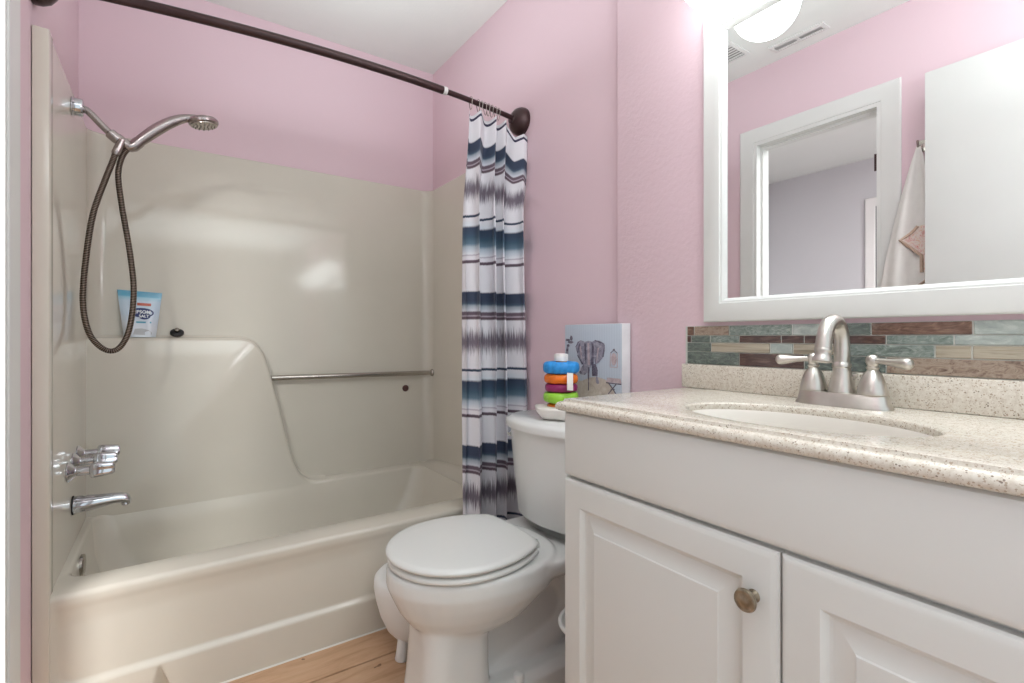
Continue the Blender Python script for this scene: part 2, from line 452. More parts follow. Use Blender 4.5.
# moulded back block above the rim (seat back ledge)
prof = [(-0.26, 0.30), (-0.26, 1.018), (0.215, 1.018), (0.262, 1.013), (0.30, 0.996), (0.325, 0.962), (0.343, 0.92), (0.375, 0.80), (0.408, 0.66), (0.435, 0.535), (0.455, 0.465), (0.48, 0.412), (0.51, 0.382), (0.54, 0.368), (0.60, 0.362), (0.60, 0.30)]
pp = [tuple(v) for v in [(p.x, p.z) for p in smooth_path([(a, 0, b) for a, b in prof[2:-1]], 4)]]
poly = prof[:2] + pp + [(0.60, 0.30)]
bm = B()
n = len(poly)
def inset_poly(poly, d):
    out = []
    for i, (x, z) in enumerate(poly):
        if i in (0, 1, len(poly)-1): 
            out.append((x, z - (d if i == 1 else 0))); continue
        a = Vector(poly[i-1]); b = Vector(poly[i+1]); t = (b-a).normalized(); nn = Vector((t.y, -t.x))
        out.append((x+nn.x*d, z+nn.y*d))
    return out
rings = []
for d, y in [(-0.012, SYB+0.004), (-0.006, SYB-0.004), (0.0, SYB-0.012), (0.0, 2.398), (0.002, 2.389), (0.007, 2.382), (0.014, 2.378)]:
    rings.append([(x, y, z) for x, z in inset_poly(poly, d)])
loft(bm, rings, True, True)
obj('back_ledge', bm, 'acrylic', tub, angle=50)
# tub basin: deck ring and bowl
bm = B()
def rr(x0, x1, y0, y1, r, z, zr=None):
    return [(x, y, z) for x, y in rrect(x0, x1, y0, y1, r, 8)]
rings = [rr(SXL-0.02, SXR+0.015, TY+0.004, SYB+0.012, 0.004, TR-0.012), rr(SXL-0.02, SXR+0.015, TY+0.008, SYB+0.012, 0.004, TR-0.004), rr(SXL-0.02, SXR+0.015, TY+0.016, SYB+0.012, 0.004, TR),
         rr(-0.240, 1.075, 1.80, 2.384, 0.05, TR), rr(-0.235, 1.068, 1.808, 2.380, 0.055, TR-0.003), rr(-0.231, 1.06, 1.815, 2.377, 0.06, TR-0.012),
         rr(-0.222, 1.04, 1.825, 2.372, 0.08, 0.25), rr(-0.18, 0.98, 1.85, 2.345, 0.12, 0.12), rr(-0.15, 0.93, 1.88, 2.32, 0.12, 0.075), rr(-0.08, 0.85, 1.95, 2.25, 0.1, 0.065)]
loft(bm, rings, False, True)
obj('basin', bm, 'acrylic', tub, angle=50)
# right hand deck rise toward the end wall
bm = B(); 
rings = []
for k in range(13):
    y = 1.72 + (SYB+0.01-1.72)*k/12
    zt = TR + 0.004 + 0.035*max(0, math.sin(PI*min(1, (k/12)*1.0)))
    rings.append([(1.07, y, TR-0.02), (1.07, y, TR+0.001), (1.085, y, TR+0.004), (1.11, y, zt-0.008), (1.128, y, zt), (1.15, y, zt+0.002), (1.15, y, TR-0.02)])
loft(bm, rings); obj('end_deck', bm, 'acrylic', tub, angle=50)
# apron with recessed panel, plinth strip and wedge notch
bm = B()
NX, NZ = 420, 74
x0, x1 = XL+0.002, XR-0.002
def sstep(a, b, t):
    t = max(0, min(1, (t-a)/(b-a))); return t*t*(3-2*t)
def sd_rr(px, pz, xa, xb, za, zb, r):
    cx, cz = (xa+xb)/2, (za+zb)/2; qx = abs(px-cx)-(xb-xa)/2+r; qz = abs(pz-cz)-(zb-za)/2+r
    return math.hypot(max(qx, 0), max(qz, 0)) + min(max(qx, qz), 0) - r
grid = []
for i in range(NX+1):
    x = x0+(x1-x0)*i/NX; row = []
    for k in range(NZ+1):
        z = (TR-0.012)*k/NZ
        sd = sd_rr(x, z, -0.247, 1.5, 0.118, 0.50, 0.045)
        y = TY + 0.013*sstep(0.006, -0.010, sd)*(1-0.75*sstep(0.27, 0.345, z))
        # rim roll at the top
        if x > -0.25:
            y -= 0.003*sstep(TR-0.05, TR-0.024, z)*sstep(-0.255, -0.235, x)
        # wedge notch in the plinth strip
        if z < 0.118:
            a = 1-z/0.116
            xl, xr = -0.024-0.050*a, -0.024+0.038*a
            if a > 0 and xl < x < xr: y += 0.045*a*sstep(xl, xr-0.004, x)*(1-sstep(xr-0.004, xr, x)) 
        row.append(bm.verts.new((x, y, z)))
    y = TY+0.006; 
    row.append(bm.verts.new((x, TY+0.004, TR-0.004))); row.append(bm.verts.new((x, TY+0.012, TR)))
    row.append(bm.verts.new((x, TY+0.05, TR-0.001)))
    grid.append(row)
for i in range(NX):
    for k in range(NZ+3):
        bm.faces.new((grid[i][k], grid[i+1][k], grid[i+1][k+1], grid[i][k+1]))
obj('apron', bm, 'acrylic', tub, angle=60)
# side flange strip standing to the floor at the left
bm = B(); box(bm, XL+0.001, SXL+0.002, TY-0.004, TY+0.05, 0.0, SZ, 0.004, 2); obj('front_flange', bm, 'acrylic', tub)
bm = B(); box(bm, SXR+0.004, XR-0.001, TY-0.004, TY+0.05, 0.0, SZ, 0.004, 2); obj('front_flange', bm, 'acrylic', tub)
bm = B(); lathe(bm, [(0.036, -0.004), (0.036, 0.003), (0.033, 0.007), (0.02, 0.009), (0.005, 0.0095)], (-0.226, 2.02, 0.312), (1, 0, -0.06)); obj('overflow_plate', bm, 'steel', tub)
# plug button on back wall
bm = B(); lathe(bm, [(0.016, 0), (0.017, 0.004), (0.013, 0.008), (0.007, 0.009), (0.006, 0.005), (0.001, 0.005)], (1.005, SYB-0.001, 0.755), (0, -1, 0))
tag(obj('screw_cap', bm, 'rust_cap', loc=(1.005, SYB, 0.755)), 'small dark red round cap on the surround below the grab bar', 'screw cap')
# grab bar
gb = thing('grab_bar', 'long steel grab bar across the back of the tub surround', 'grab bar', (0.77, 2.412, 0.836))
bm = B(); tube(bm, [(0.368, 2.412, 0.839), (1.142, 2.412, 0.832)], 0.0115, 16); obj('bar', bm, 'steel', gb)
bm = B(); lathe(bm, [(0.019, 0), (0.019, 0.004), (0.015, 0.010), (0.012, 0.012)], (1.1425, 2.412, 0.832), (-1, 0, 0)); obj('flange', bm, 'steel', gb)

# ------------------------------------------------------------------ shower fittings
sh = thing('handheld_shower', 'nickel handheld shower head on its bent arm above the tub', 'shower head', (SXL, 2.05, 1.735))
ym = 2.05
bm = B(); lathe(bm, [(0.0285, 0), (0.0285, 0.003), (0.0265, 0.004), (0.0265, 0.023), (0.024, 0.027), (0.014, 0.029)], (SXL+0.001, ym, 1.737), (1, 0, 0)); obj('wall_flange', bm, 'chrome', sh)
bm = B(); tube(bm, smooth_path([(-0.24, ym, 1.738), (-0.222, ym, 1.735), (-0.205, ym, 1.722), (-0.18, ym, 1.694), (-0.155, ym, 1.669)], 4), 0.0105, 14); obj('arm', bm, 'shower_nickel', sh)
bm = B(); d = Vector((0.6, 0, -0.52)).normalized(); a = Vector((-0.163, ym, 1.677))
lathe(bm, [(0.011, 0), (0.0165, 0.004), (0.0165, 0.03), (0.014, 0.036), (0.014, 0.05)], a, d)
tube(bm, smooth_path([(-0.142, ym, 1.664), (-0.125, ym, 1.652), (-0.112, ym, 1.642), (-0.100, ym, 1.645), (-0.084, ym, 1.664)], 4), [0.015]*4+[0.0165]*8+[0.0175]*5, 14)
obj('bracket', bm, 'shower_nickel', sh)
bm = B(); tube(bm, smooth_path([(-0.128, ym-0.008, 1.655), (-0.136, ym-0.01, 1.632), (-0.146, ym-0.012, 1.604)], 3), [0.012]*2+[0.0125]*4+[0.010], 14); obj('hose_nut', bm, 'shower_nickel', sh)
bm = B()
path = smooth_path([(-0.098, ym, 1.648), (-0.075, ym, 1.674), (-0.035, ym, 1.716), (0.005, ym, 1.750), (0.045, ym, 1.772), (0.085, ym, 1.778)], 5)
nP = len(path)
tube(bm, path, [0.0135+0.005*math.sin(PI*min(1, i/nP*1.3)) for i in range(nP)], 16)
hd = Vector((0.18, 0, -0.98)).normalized()
hc = Vector((0.092, ym, 1.790))
lathe(bm, [(0.006, 0.0), (0.026, 0.003), (0.042, 0.010), (0.047, 0.018), (0.046, 0.026), (0.042, 0.030)], hc, hd, 32)
obj('handset', bm, 'shower_nickel', sh)
bm = B(); lathe(bm, [(0.041, 0.0), (0.041, 0.004), (0.036, 0.006), (0.02, 0.0065), (0.001, 0.0065)], hc+hd*0.0285, hd, 32)
aa, bb = frame_axes(hd)
for rr_, nn in ((0.012, 6), (0.023, 10), (0.033, 14)):
    for k in range(nn):
        t = 2*PI*k/nn; p = hc+hd*0.0345+aa*rr_*math.cos(t)+bb*rr_*math.sin(t)
        lathe(bm, [(0.0022, 0), (0.0018, 0.003), (0.0003, 0.0032)], p, hd, 6)
obj('spray_face', bm, 'steel', sh)
hp = [(-0.146, ym-0.012, 1.606), (-0.154, ym-0.012, 1.575), (-0.171, ym-0.01, 1.519), (-0.201, ym-0.01, 1.404), (-0.218, ym-0.01, 1.261), (-0.225, ym-0.01, 1.135), (-0.213, ym-0.01, 1.042), (-0.186, ym-0.01, 0.992),
      (-0.154, ym-0.008, 0.975), (-0.127, ym-0.005, 0.998), (-0.108, ym, 1.059), (-0.099, ym, 1.173), (-0.110, ym, 1.303), (-0.130, ym, 1.446), (-0.139, ym, 1.541), (-0.131, ym, 1.598), (-0.115, ym, 1.632), (-0.104, ym, 1.642)]
bm = B(); tube(bm, smooth_path(hp, 8), 0.0085, 10, uv=True); obj('hose', bm, 'hose_metal', sh, angle=80)

# valve: three handles on one row, each a thing of its own
def valve(y, z, label, rot):
    t = thing('tub_faucet_handle', label, 'faucet handle', (SXL, y, z), 'tub faucet handles')
    bm = B(); lathe(bm, [(0.029, 0), (0.029, 0.003), (0.024, 0.010), (0.0155, 0.017), (0.0145, 0.02)], (SXL+0.001, y, z), (1, 0, 0)); obj('escutcheon', bm, 'chrome', t)
    bm = B(); lathe(bm, [(0.0135, 0.0), (0.0135, 0.034), (0.017, 0.036), (0.0185, 0.044)], (SXL+0.018, y, z), (1, 0, 0)); obj('stem_sleeve', bm, 'chrome', t)
    bm = B()
    n = 30
    rings = []
    for xx, s in [(0.052, 0.7), (0.056, 0.95), (0.064, 1.0), (0.095, 0.86), (0.106, 0.8), (0.112, 0.62), (0.113, 0.2)]:
        rings.append([(SXL+xx, y+s*(0.0205+0.0045*math.cos(3*(2*PI*k/n)+rot))*math.cos(2*PI*k/n), z+s*(0.0205+0.0045*math.cos(3*(2*PI*k/n)+rot))*math.sin(2*PI*k/n)) for k in range(n)])
    loft(bm, rings); obj('grip', bm, 'chrome', t, angle=50)
valve(1.965, 0.618, 'chrome tub faucet handle nearest the room, lowest of the three in view', 0.0)
valve(2.06, 0.628, 'middle one of the three chrome tub faucet handles', 0.9)
valve(2.155, 0.634, 'chrome tub faucet handle nearest the back of the surround', 1.8)
sp = thing('tub_spout', 'chrome tub spout below the three handles', 'tub spout', (SXL, 2.06, 0.495))
bm = B()
rings = []
for xx, zc, rz, ry in [(0.0, 0.494, 0.028, 0.028), (0.004, 0.494, 0.028, 0.028), (0.03, 0.4945, 0.0265, 0.027), (0.07, 0.497, 0.021, 0.024), (0.10, 0.4985, 0.0175, 0.021), (0.122, 0.4975, 0.016, 0.019), (0.136, 0.493, 0.0165, 0.018), (0.143, 0.487, 0.014, 0.015), (0.146, 0.484, 0.005, 0.006)]:
    rings.append([(SXL+0.001+xx, 2.06+ry*math.cos(2*PI*k/24), zc+rz*math.sin(2*PI*k/24)) for k in range(24)])
loft(bm, rings); obj('spout_body', bm, 'chrome', sp)
bm = B(); lathe(bm, [(0.0105, 0), (0.0115, 0.004), (0.0115, 0.012), (0.009, 0.014), (0.008, 0.006)], (SXL+0.132, 2.06, 0.486), (0.1, 0, -1)); obj('outlet', bm, 'chrome', sp)
bm = B(); lathe(bm, [(0.0295, 0), (0.0295, 0.004)], (SXL+0.001, 2.06, 0.494), (1, 0, 0)); obj('gasket', bm, 'black_rubber', sp)

# ------------------------------------------------------------------ pouch and stopper on the ledge
LZ = 1.0185
bag = thing('bath_salt_pouch', 'light blue plastic stand-up pouch with navy oval logo on the tub ledge', 'pouch', (-0.1, 2.41, LZ))
def bagp(s, t, d):
    """s 0..1 left-right, t 0..1 bottom-top, d front(1)/back(0)"""
    x0_ = -0.147+(-0.169+0.147)*t; x1_ = -0.047+(-0.027+0.047)*t
    x = x0_+(x1_-x0_)*s; z = LZ+0.0005+0.180*t + 0.004*t*(s-0.5)*-2
    yb = 2.428+0.014*t; th = (0.034*(1-t)**0.8+0.002)*(1-(2*s-1)**4*0.75)
    return Vector((x, yb - th*d - 0.002*math.sin(7*s+5*t)*d*(1-t), z))
bm = B(); NS, NT = 20, 24
lay = bm.loops.layers.uv.verify()
for d in (1, 0):
    g_ = [[bm.verts.new(bagp(i/NS, k/NT, d)) for k in range(NT+1)] for i in range(NS+1)]
    for i in range(NS):
        for k in range(NT):
            f = bm.faces.new((g_[i][k], g_[i+1][k], g_[i+1][k+1], g_[i][k+1]))
            for lp, (a, b) in zip(f.loops, ((i, k), (i+1, k), (i+1, k+1), (i, k+1))): lp[lay].uv = (a/NS, b/NT)
bmesh.ops.remove_doubles(bm, verts=bm.verts[:], dist=0.0012)
obj('pouch_film', bm, 'bag_film', bag, angle=60)
def bag_patch(name, pts, mat, off=0.0009):
    bm = B(); vs = [bm.verts.new(bagp(s, t, 1)+Vector((0, -off, 0))) for s, t in pts]
    c = bm.verts.new(sum((v.co for v in vs), Vector())/len(vs)+Vector((0, -off*0.6, 0)))
    for i in range(len(vs)): bm.faces.new((c, vs[i], vs[(i+1) % len(vs)]))
    return obj(name, bm, mat, bag, angle=80)
bag_patch('logo_oval', [(0.56+0.30*math.cos(a*2*PI/32), 0.52+0.105*math.sin(a*2*PI/32)+0.01) for a in range(32)], 'bag_navy', 0.0012)
bag_patch('logo_lower', [(0.62+0.16*math.cos(a*2*PI/32), 0.46+0.075*math.sin(a*2*PI/32)) for a in range(32)], 'bag_navy', 0.0015)
bag_patch('red_bar', [(0.43, 0.685), (0.60, 0.685), (0.77, 0.685), (0.77, 0.745), (0.60, 0.745), (0.43, 0.745)], 'bag_red')
bag_patch('teal_bar', [(0.40, 0.305), (0.6, 0.305), (0.82, 0.305), (0.82, 0.34), (0.6, 0.34), (0.40, 0.34)], 'bag_teal')
bag_patch('lower_swoosh', [(0.3, 0.06), (0.6, 0.05), (0.86, 0.06), (0.86, 0.10), (0.75, 0.16), (0.55, 0.19), (0.36, 0.18)], 'bag_grey')
def text_mesh(name, body, size, mat, parent, fn, sx=1.0):
    cu = bpy.data.curves.new(name, 'FONT'); cu.body = body; cu.size = size; cu.align_x = 'CENTER'; cu.align_y = 'CENTER'; cu.extrude = 0.0; cu.offset = size*0.03
    to = bpy.data.objects.new(name, cu); COL.objects.link(to)
    dg = bpy.context.evaluated_depsgraph_get(); me = bpy.data.meshes.new_from_object(to.evaluated_get(dg))
    bpy.data.objects.remove(to)
    bm = B(); bm.from_mesh(me); bpy.data.meshes.remove(me)
    for v in bm.verts: v.co = fn(v.co.x*sx, v.co.y)
    return obj(name, bm, mat, parent, fix=False)
def bagtext(body, s0, t0, size, name):
    text_mesh(name, body, size, 'bag_white', bag, lambda x, y: bagp(s0+x/0.125, t0+y/0.18, 1)+Vector((0, -0.0042, 0)))
bagtext('EPSOM', 0.565, 0.545, 0.0175, 'logo_lettering')
bagtext('SALT', 0.61, 0.455, 0.015, 'logo_lettering')
st = thing('drain_stopper', 'black rubber drain stopper lying on the tub ledge', 'stopper', (0.022, 2.41, LZ))
bm = B(); lathe(bm, [(0.017, 0.0), (0.0235, 0.004), (0.0235, 0.011), (0.017, 0.015), (0.012, 0.017), (0.012, 0.014)], (0.022, 2.408, LZ+0.0125), (0, -0.62, 0.8)); obj('rubber_disc', bm, 'black_rubber', st)
bm = B(); lathe(bm, [(0.0085, 0.0), (0.0085, 0.010), (0.006, 0.013), (0.001, 0.0135)], (0.022, 2.3985, LZ+0.0245), (0, -0.62, 0.8)); obj('pull_knob', bm, 'steel', st)

# ------------------------------------------------------------------ curtain rod, rings, curtain
RZ = 1.898
def rodp(s):
    x = XL+(XR-XL)*s; return Vector((x, 1.694+(1.638-1.694)*s-0.071*4*s*(1-s), RZ+0.008*(1-s)**2-0.012*s**4))
rod = thing('curtain_rod', 'dark bronze bowed shower curtain rod above the tub', 'curtain rod', rodp(0.5))
bm = B(); tube(bm, [rodp(0.012+0.733*k/30) for k in range(31)], 0.0135, 16); obj('outer_tube', bm, 'bronze', rod)
bm = B(); tube(bm, [rodp(0.74+0.25*k/14) for k in range(15)], 0.0098, 16); obj('inner_tube', bm, 'bronze', rod)
bm = B(); tube(bm, [rodp(0.742), rodp(0.747), rodp(0.752)], 0.0142, 16); obj('joint_ring', bm, 'clear_ring', rod)
for s, sg in ((1, -1), (0, 1)):
    bm = B(); d = Vector((sg, 0, 0)); p = rodp(s) + d*0.0008
    lathe(bm, [(0.054, 0), (0.055, 0.006), (0.0535, 0.018), (0.046, 0.034), (0.032, 0.046), (0.019, 0.052), (0.0165, 0.058), (0.010, 0.059)], p, d, 32); obj('wall_flange', bm, 'bronze', rod)
CT = 1.866
def rod_s(x): return (x-XL)/(XR-XL)
ring_x = [0.915, 0.948, 0.963, 0.980, 0.996, 1.012, 1.030, 1.046]
for k, x in enumerate(ring_x+[1.135]):
    lastone = k == len(ring_x)
    p = rodp(rod_s(x)); bm = B()
    tilt = random.uniform(-0.12, 0.12)
    zb = 0.052 if lastone else 0.038
    pts = []
    for a in range(28):
        t = 2*PI*a/28; yy = 0.0135*math.cos(t); zz = 0.0135*math.sin(t)
        if zz < 0: zz *= zb/0.0135*0.85; yy *= 0.8
        pts.append((p.x+tilt*zz, p.y+yy, p.z+zz))
    tube(bm, pts, 0.0014, 6, closed=True)
    lab = 'metal curtain hook hanging alone beside the rod flange' if lastone else 'thin metal curtain hook bunched with others over the curtain'
    tag(obj('curtain_hook', bm, 'steel', loc=p), lab, 'curtain hook', None if lastone else 'bunched curtain hooks')
bm = B(); NS, NT = 260, 110
lay = bm.loops.layers.uv.verify()
def foldphase(s): return 2*PI*(4.3*s + 0.14*math.sin(2*PI*s*1.7+0.5))
def cpt(s, t):
    """t 0 top .. 1 bottom"""
    br = sstep(0.72, 0.80, s)
    zt = CT - 0.010*(1-math.cos(foldphase(s)+0.8))*(1-br) - br*(0.045+0.016*abs((s-0.89)/0.11))
    zb_ = 0.13
    z = zt+(zb_-zt)*t
    drop = zt - z
    k = sstep(0.0, 0.45, drop)
    w = drop*(1-k)+(CT-z)*k
    amp = (0.016+0.021*k)*(1-0.55*br*(1-k))
    ph = foldphase(s)
    wid = 0.262 + 0.03*(1-k)*s + 0.012*math.sin(3*z)
    x = 0.899+wid*s + 0.008*math.sin(2*ph+0.6)*k + 0.018*(1-sstep(0.0, 0.35, drop))*(1-s) - 0.0
    rs = rodp(rod_s(min(x, 1.16)))
    y = rs.y + 0.004 + amp*math.sin(ph) + 0.006*math.sin(ph*2.3+z*4)*k - 0.042*sstep(0.6, 1.0, s)
    return Vector((min(x, 1.169), y, z)), w
G = []
for i in range(NS+1):
    G.append([cpt(i/NS, k/NT) for k in range(NT+1)])
VV = [[bm.verts.new(p) for p, _ in r] for r in G]
ul = [0]
for i in range(NS): ul.append(ul[-1]+(G[i+1][60][0]-G[i][60][0]).length)
for i in range(NS):
    for k in range(NT):
        f = bm.faces.new((VV[i][k], VV[i][k+1], VV[i+1][k+1], VV[i+1][k]))
        for lp, (a, b) in zip(f.loops, ((i, k), (i, k+1), (i+1, k+1), (i+1, k))): lp[lay].uv = (ul[a], G[a][b][1])
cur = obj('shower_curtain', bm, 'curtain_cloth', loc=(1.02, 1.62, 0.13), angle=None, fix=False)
so = cur.modifiers.new('thickness', 'SOLIDIFY'); so.thickness = 0.0012
tag(cur, 'white shower curtain with navy and purple bands bunched at the rod end', 'shower curtain')

# ------------------------------------------------------------------ toilet
AY = 1.215
toi = thing('toilet', 'white two-piece toilet with closed lid beside the vanity', 'toilet', (0.8, AY, 0))
def lidline(xf, xb, hw, z, n, yc):
    """round front, sides tapering to a straight hinge edge"""
    out = []; xm = xb-(xb-xf)*0.50; hb = hw*0.70; a0 = 0.55
    for k in range(n):
        a = 2*PI*k/n
        if a > PI: a -= 2*PI
        c = math.cos(a); sg = 1 if a >= 0 else -1; m = abs(a)
        if c < 0: x = xm+(xm-xf)*c; y = hw*math.sin(a)
        elif m < a0:
            t = m/a0; x = xb-0.014*t**4; y = sg*hb*t
        else:
            u = 1-(m-a0)/(PI/2-a0); x = xm+(xb-0.014-xm)*u**0.9; y = sg*(hw-(hw-hb)*u**2.1)
        out.append((x, yc+y, z))
    return out
def egg(xf, xb, hw, z, n=40, flat=0.0, yc=AY):
    """egg outline: front toward -x"""
    if flat: return lidline(xf, xb, hw, z, n, yc)
    out = []; xm = xb-(xb-xf)*0.44
    for k in range(n):
        a = 2*PI*k/n; c, s = math.cos(a), math.sin(a)
        if c < 0: x = xm + (xm-xf)*c; y = hw*s
        else:
            e = 0.46 if flat else 0.8
            x = xm + (xb-xm)*(abs(c)**(e)); y = hw*(1 if s > 0 else -1)*abs(s)**(0.72 if flat else 0.9)
        out.append((x, yc+y, z))
    return out
def rbx(x0, x1, hw, z, r, n=8, yc=AY): return [(x, y, z) for x, y in rrect(x0, x1, yc-hw, yc+hw, r, n)]
bm = B()
loft(bm, [egg(0.460, 0.93, 0.184, 0.422), egg(0.456, 0.935, 0.189, 0.414), egg(0.456, 0.935, 0.189, 0.380), egg(0.461, 0.935, 0.185, 0.366), egg(0.470, 0.925, 0.178, 0.345), egg(0.487, 0.885, 0.158, 0.31), egg(0.512, 0.86, 0.130, 0.275), egg(0.54, 0.82, 0.105, 0.25), egg(0.57, 0.78, 0.07, 0.235)])
loft(bm, [rbx(0.508, 0.722, 0.104, 0.0, 0.055), rbx(0.513, 0.720, 0.099, 0.05, 0.055), rbx(0.525, 0.715, 0.096, 0.15, 0.055), rbx(0.530, 0.715, 0.096, 0.22, 0.055), rbx(0.53, 0.73, 0.10, 0.28, 0.07)])
# rear deck
loft(bm, [rbx(0.80, 1.135, 0.135, 0.345, 0.05), rbx(0.80, 1.14, 0.165, 0.372, 0.05), rbx(0.80, 1.145, 0.175, 0.40, 0.04), rbx(0.80, 1.145, 0.172, 0.412, 0.04)])
# web (thin core behind column), rear leg and foot
loft(bm, [rbx(0.66, 1.05, 0.035, 0.0, 0.03), rbx(0.66, 1.09, 0.035, 0.38, 0.03)])
loft(bm, [rbx(1.01, 1.09, 0.07, 0.0, 0.04), rbx(1.01, 1.09, 0.065, 0.2, 0.04), rbx(0.96, 1.11, 0.10, 0.36, 0.05)])
loft(bm, [rbx(0.60, 1.08, 0.112, 0.0, 0.06), rbx(0.605, 1.075, 0.110, 0.070, 0.06), rbx(0.63, 1.06, 0.095, 0.090, 0.05)])
# trapway arch
trap = smooth_path([(0.70, AY, 0.235), (0.78, AY, 0.275), (0.87, AY, 0.315), (0.955, AY, 0.32), (1.01, AY, 0.265), (1.02, AY, 0.19), (0.975, AY, 0.13), (0.89, AY, 0.105), (0.81, AY, 0.085), (0.74, AY, 0.06)], 5)
tube(bm, trap, 0.057, 18, flat=1.0)
bod = obj('bowl', bm, 'porcelain', toi, angle=None)
rm = bod.modifiers.new('fuse', 'REMESH'); rm.mode = 'VOXEL'; rm.voxel_size = 0.0055; rm.use_smooth_shade = True
sm = bod.modifiers.new('soften', 'SMOOTH'); sm.factor = 0.5; sm.iterations = 7
# seat and lid
def slab(bm, xf, xb, hw, z0, z1, r, dome=0.0):
    zs = [(z0, r*0.6), (z0+r*0.5, r*0.1), ((z0+z1)/2, 0), (z1-r*0.6, r*0.15), (z1-r*0.15, r*0.6), (z1, r*1.6)]
    rings = [egg(xf+i, xb-i, hw-i, z, 56, 1) for z, i in zs]
    rings.append(egg(xf+0.05, xb-0.04, hw-0.05, z1+dome*0.6, 56, 1)); rings.append(egg(xf+0.12, xb-0.10, hw-0.12, z1+dome, 56, 1))
    loft(bm, rings)
bm = B(); slab(bm, 0.462, 0.848, 0.183, 0.4245, 0.441, 0.008); obj('seat', bm, 'seat_plastic', toi, angle=50)
bm = B(); slab(bm, 0.458, 0.845, 0.186, 0.446, 0.464, 0.010, 0.003); obj('lid', bm, 'seat_plastic', toi, angle=50)
for s in (-1, 1):
    bm = B(); tube(bm, [(0.848, AY+s*0.07-0.022, 0.438), (0.848, AY+s*0.07+0.022, 0.438)], 0.013, 14); box(bm, 0.838, 0.868, AY+s*0.07-0.02, AY+s*0.07+0.02, 0.413, 0.436, 0.004, 2); obj('hinge', bm, 'seat_plastic', toi)
# tank
def tanksec(z, xf, hw, bow, rc=0.06, xb=1.152):
    """plan outline with bowed front"""
    out = []
    pts = rrect(xf, xb, AY-hw, AY+hw, rc, 7)
    # refine straight front edge
    dense = []
    n = len(pts)
    for i in range(n):
        a, b = pts[i], pts[(i+1) % n]; dense.append(a)
        if math.dist(a, b) > 0.05:
            m_ = 8
            for k in range(1, m_): dense.append((a[0]+(b[0]-a[0])*k/m_, a[1]+(b[1]-a[1])*k/m_))
    for x, y in dense:
        t = (y-AY)/hw; u = (xb-x)/(xb-xf)
        out.append((x - bow*(1-t*t)*max(0, u)**2, y, z))
    return out
bm = B()
loft(bm, [tanksec(0.4145, 1.02, 0.15, 0.03, 0.05), tanksec(0.425, 0.985, 0.172, 0.045, 0.06), tanksec(0.45, 0.97, 0.179, 0.05, 0.06), tanksec(0.60, 0.955, 0.184, 0.055, 0.06), tanksec(0.732, 0.945, 0.187, 0.058, 0.06)])
obj('tank', bm, 'porcelain', toi, angle=50)
bm = B()
loft(bm, [tanksec(0.7325, 0.944, 0.189, 0.058, 0.06), tanksec(0.735, 0.934, 0.197, 0.06, 0.062), tanksec(0.752, 0.933, 0.198, 0.06, 0.062), tanksec(0.760, 0.938, 0.194, 0.06, 0.06), tanksec(0.7655, 0.95, 0.184, 0.058, 0.055)])
obj('tank_lid', bm, 'porcelain', toi, angle=50)
fh = None
bm = B(); yh = AY+0.177
lathe(bm, [(0.014, 0), (0.014, 0.004), (0.008, 0.008), (0.008, 0.018)], (0.995, yh+0.004, 0.70), (-0.4, 1, 0))
tube(bm, smooth_path([(0.990, yh+0.02, 0.70), (0.982, yh+0.024, 0.70), (0.970, yh+0.024, 0.695), (0.956, yh+0.022, 0.688)], 4), [0.006]*4+[0.0065]*4+[0.0085]*5, 12)
o = obj('flush_lever', bm, 'chrome', toi); o['label'] = 'chrome flush lever'
for s in (-1, 1):
    bm = B(); lathe(bm, [(0.016, 0), (0.016, 0.008), (0.013, 0.016), (0.006, 0.0195), (0.001, 0.020)], (0.79, AY+s*0.094, 0.080), (0, 0, 1)); obj('bolt_cap', bm, 'white_plastic', toi)

# ------------------------------------------------------------------ potty behind the toilet, bin beside it
po = thing('toddler_potty', 'white toddler potty on stubby legs between the toilet and the tub', 'potty', (0.655, 1.535, 0))
pc = (0.668, 1.535)
bm = B(); lathe(bm, [(0.04, 0.05), (0.072, 0.055), (0.094, 0.080), (0.114, 0.125), (0.129, 0.18), (0.1345, 0.215), (0.1335, 0.240), (0.122, 0.252), (0.098, 0.251), (0.088, 0.243), (0.082, 0.20), (0.06, 0.11), (0.02, 0.09)], (pc[0], pc[1], 0), seg=40, sx=1.0, sy=1.0); obj('potty_bowl', bm, 'white_plastic', po, angle=50)
for a in (3.66, 5.8, 1.6):
    bm = B(); lathe(bm, [(0.020, 0.0), (0.022, 0.004), (0.019, 0.03), (0.017, 0.085)], (pc[0]+0.074*math.cos(a), pc[1]+0.074*math.sin(a), 0.0005), (0.12*math.cos(a)*-1, 0.12*math.sin(a)*-1, 1), 18); obj('leg', bm, 'white_plastic', po)
bn = thing('waste_bin', 'small white waste bin squeezed between the toilet and the vanity', 'bin', (0.895, 0.930, 0))
bm = B(); lathe(bm, [(0.052, 0.0), (0.056, 0.004), (0.072, 0.26), (0.088, 0.29), (0.086, 0.29), (0.070, 0.262), (0.053, 0.012), (0.01, 0.010)], (0.895, 0.930, 0.0005), seg=36); obj('bin_body', bm, 'white_plastic', bn, angle=50)
bm = B(); tube(bm, [(0.895+0.090*math.cos(2*PI*k/40), 0.930+0.090*math.sin(2*PI*k/40), 0.292) for k in range(40)], 0.0055, 10, closed=True); obj('rim', bm, 'white_plastic', bn, angle=60)

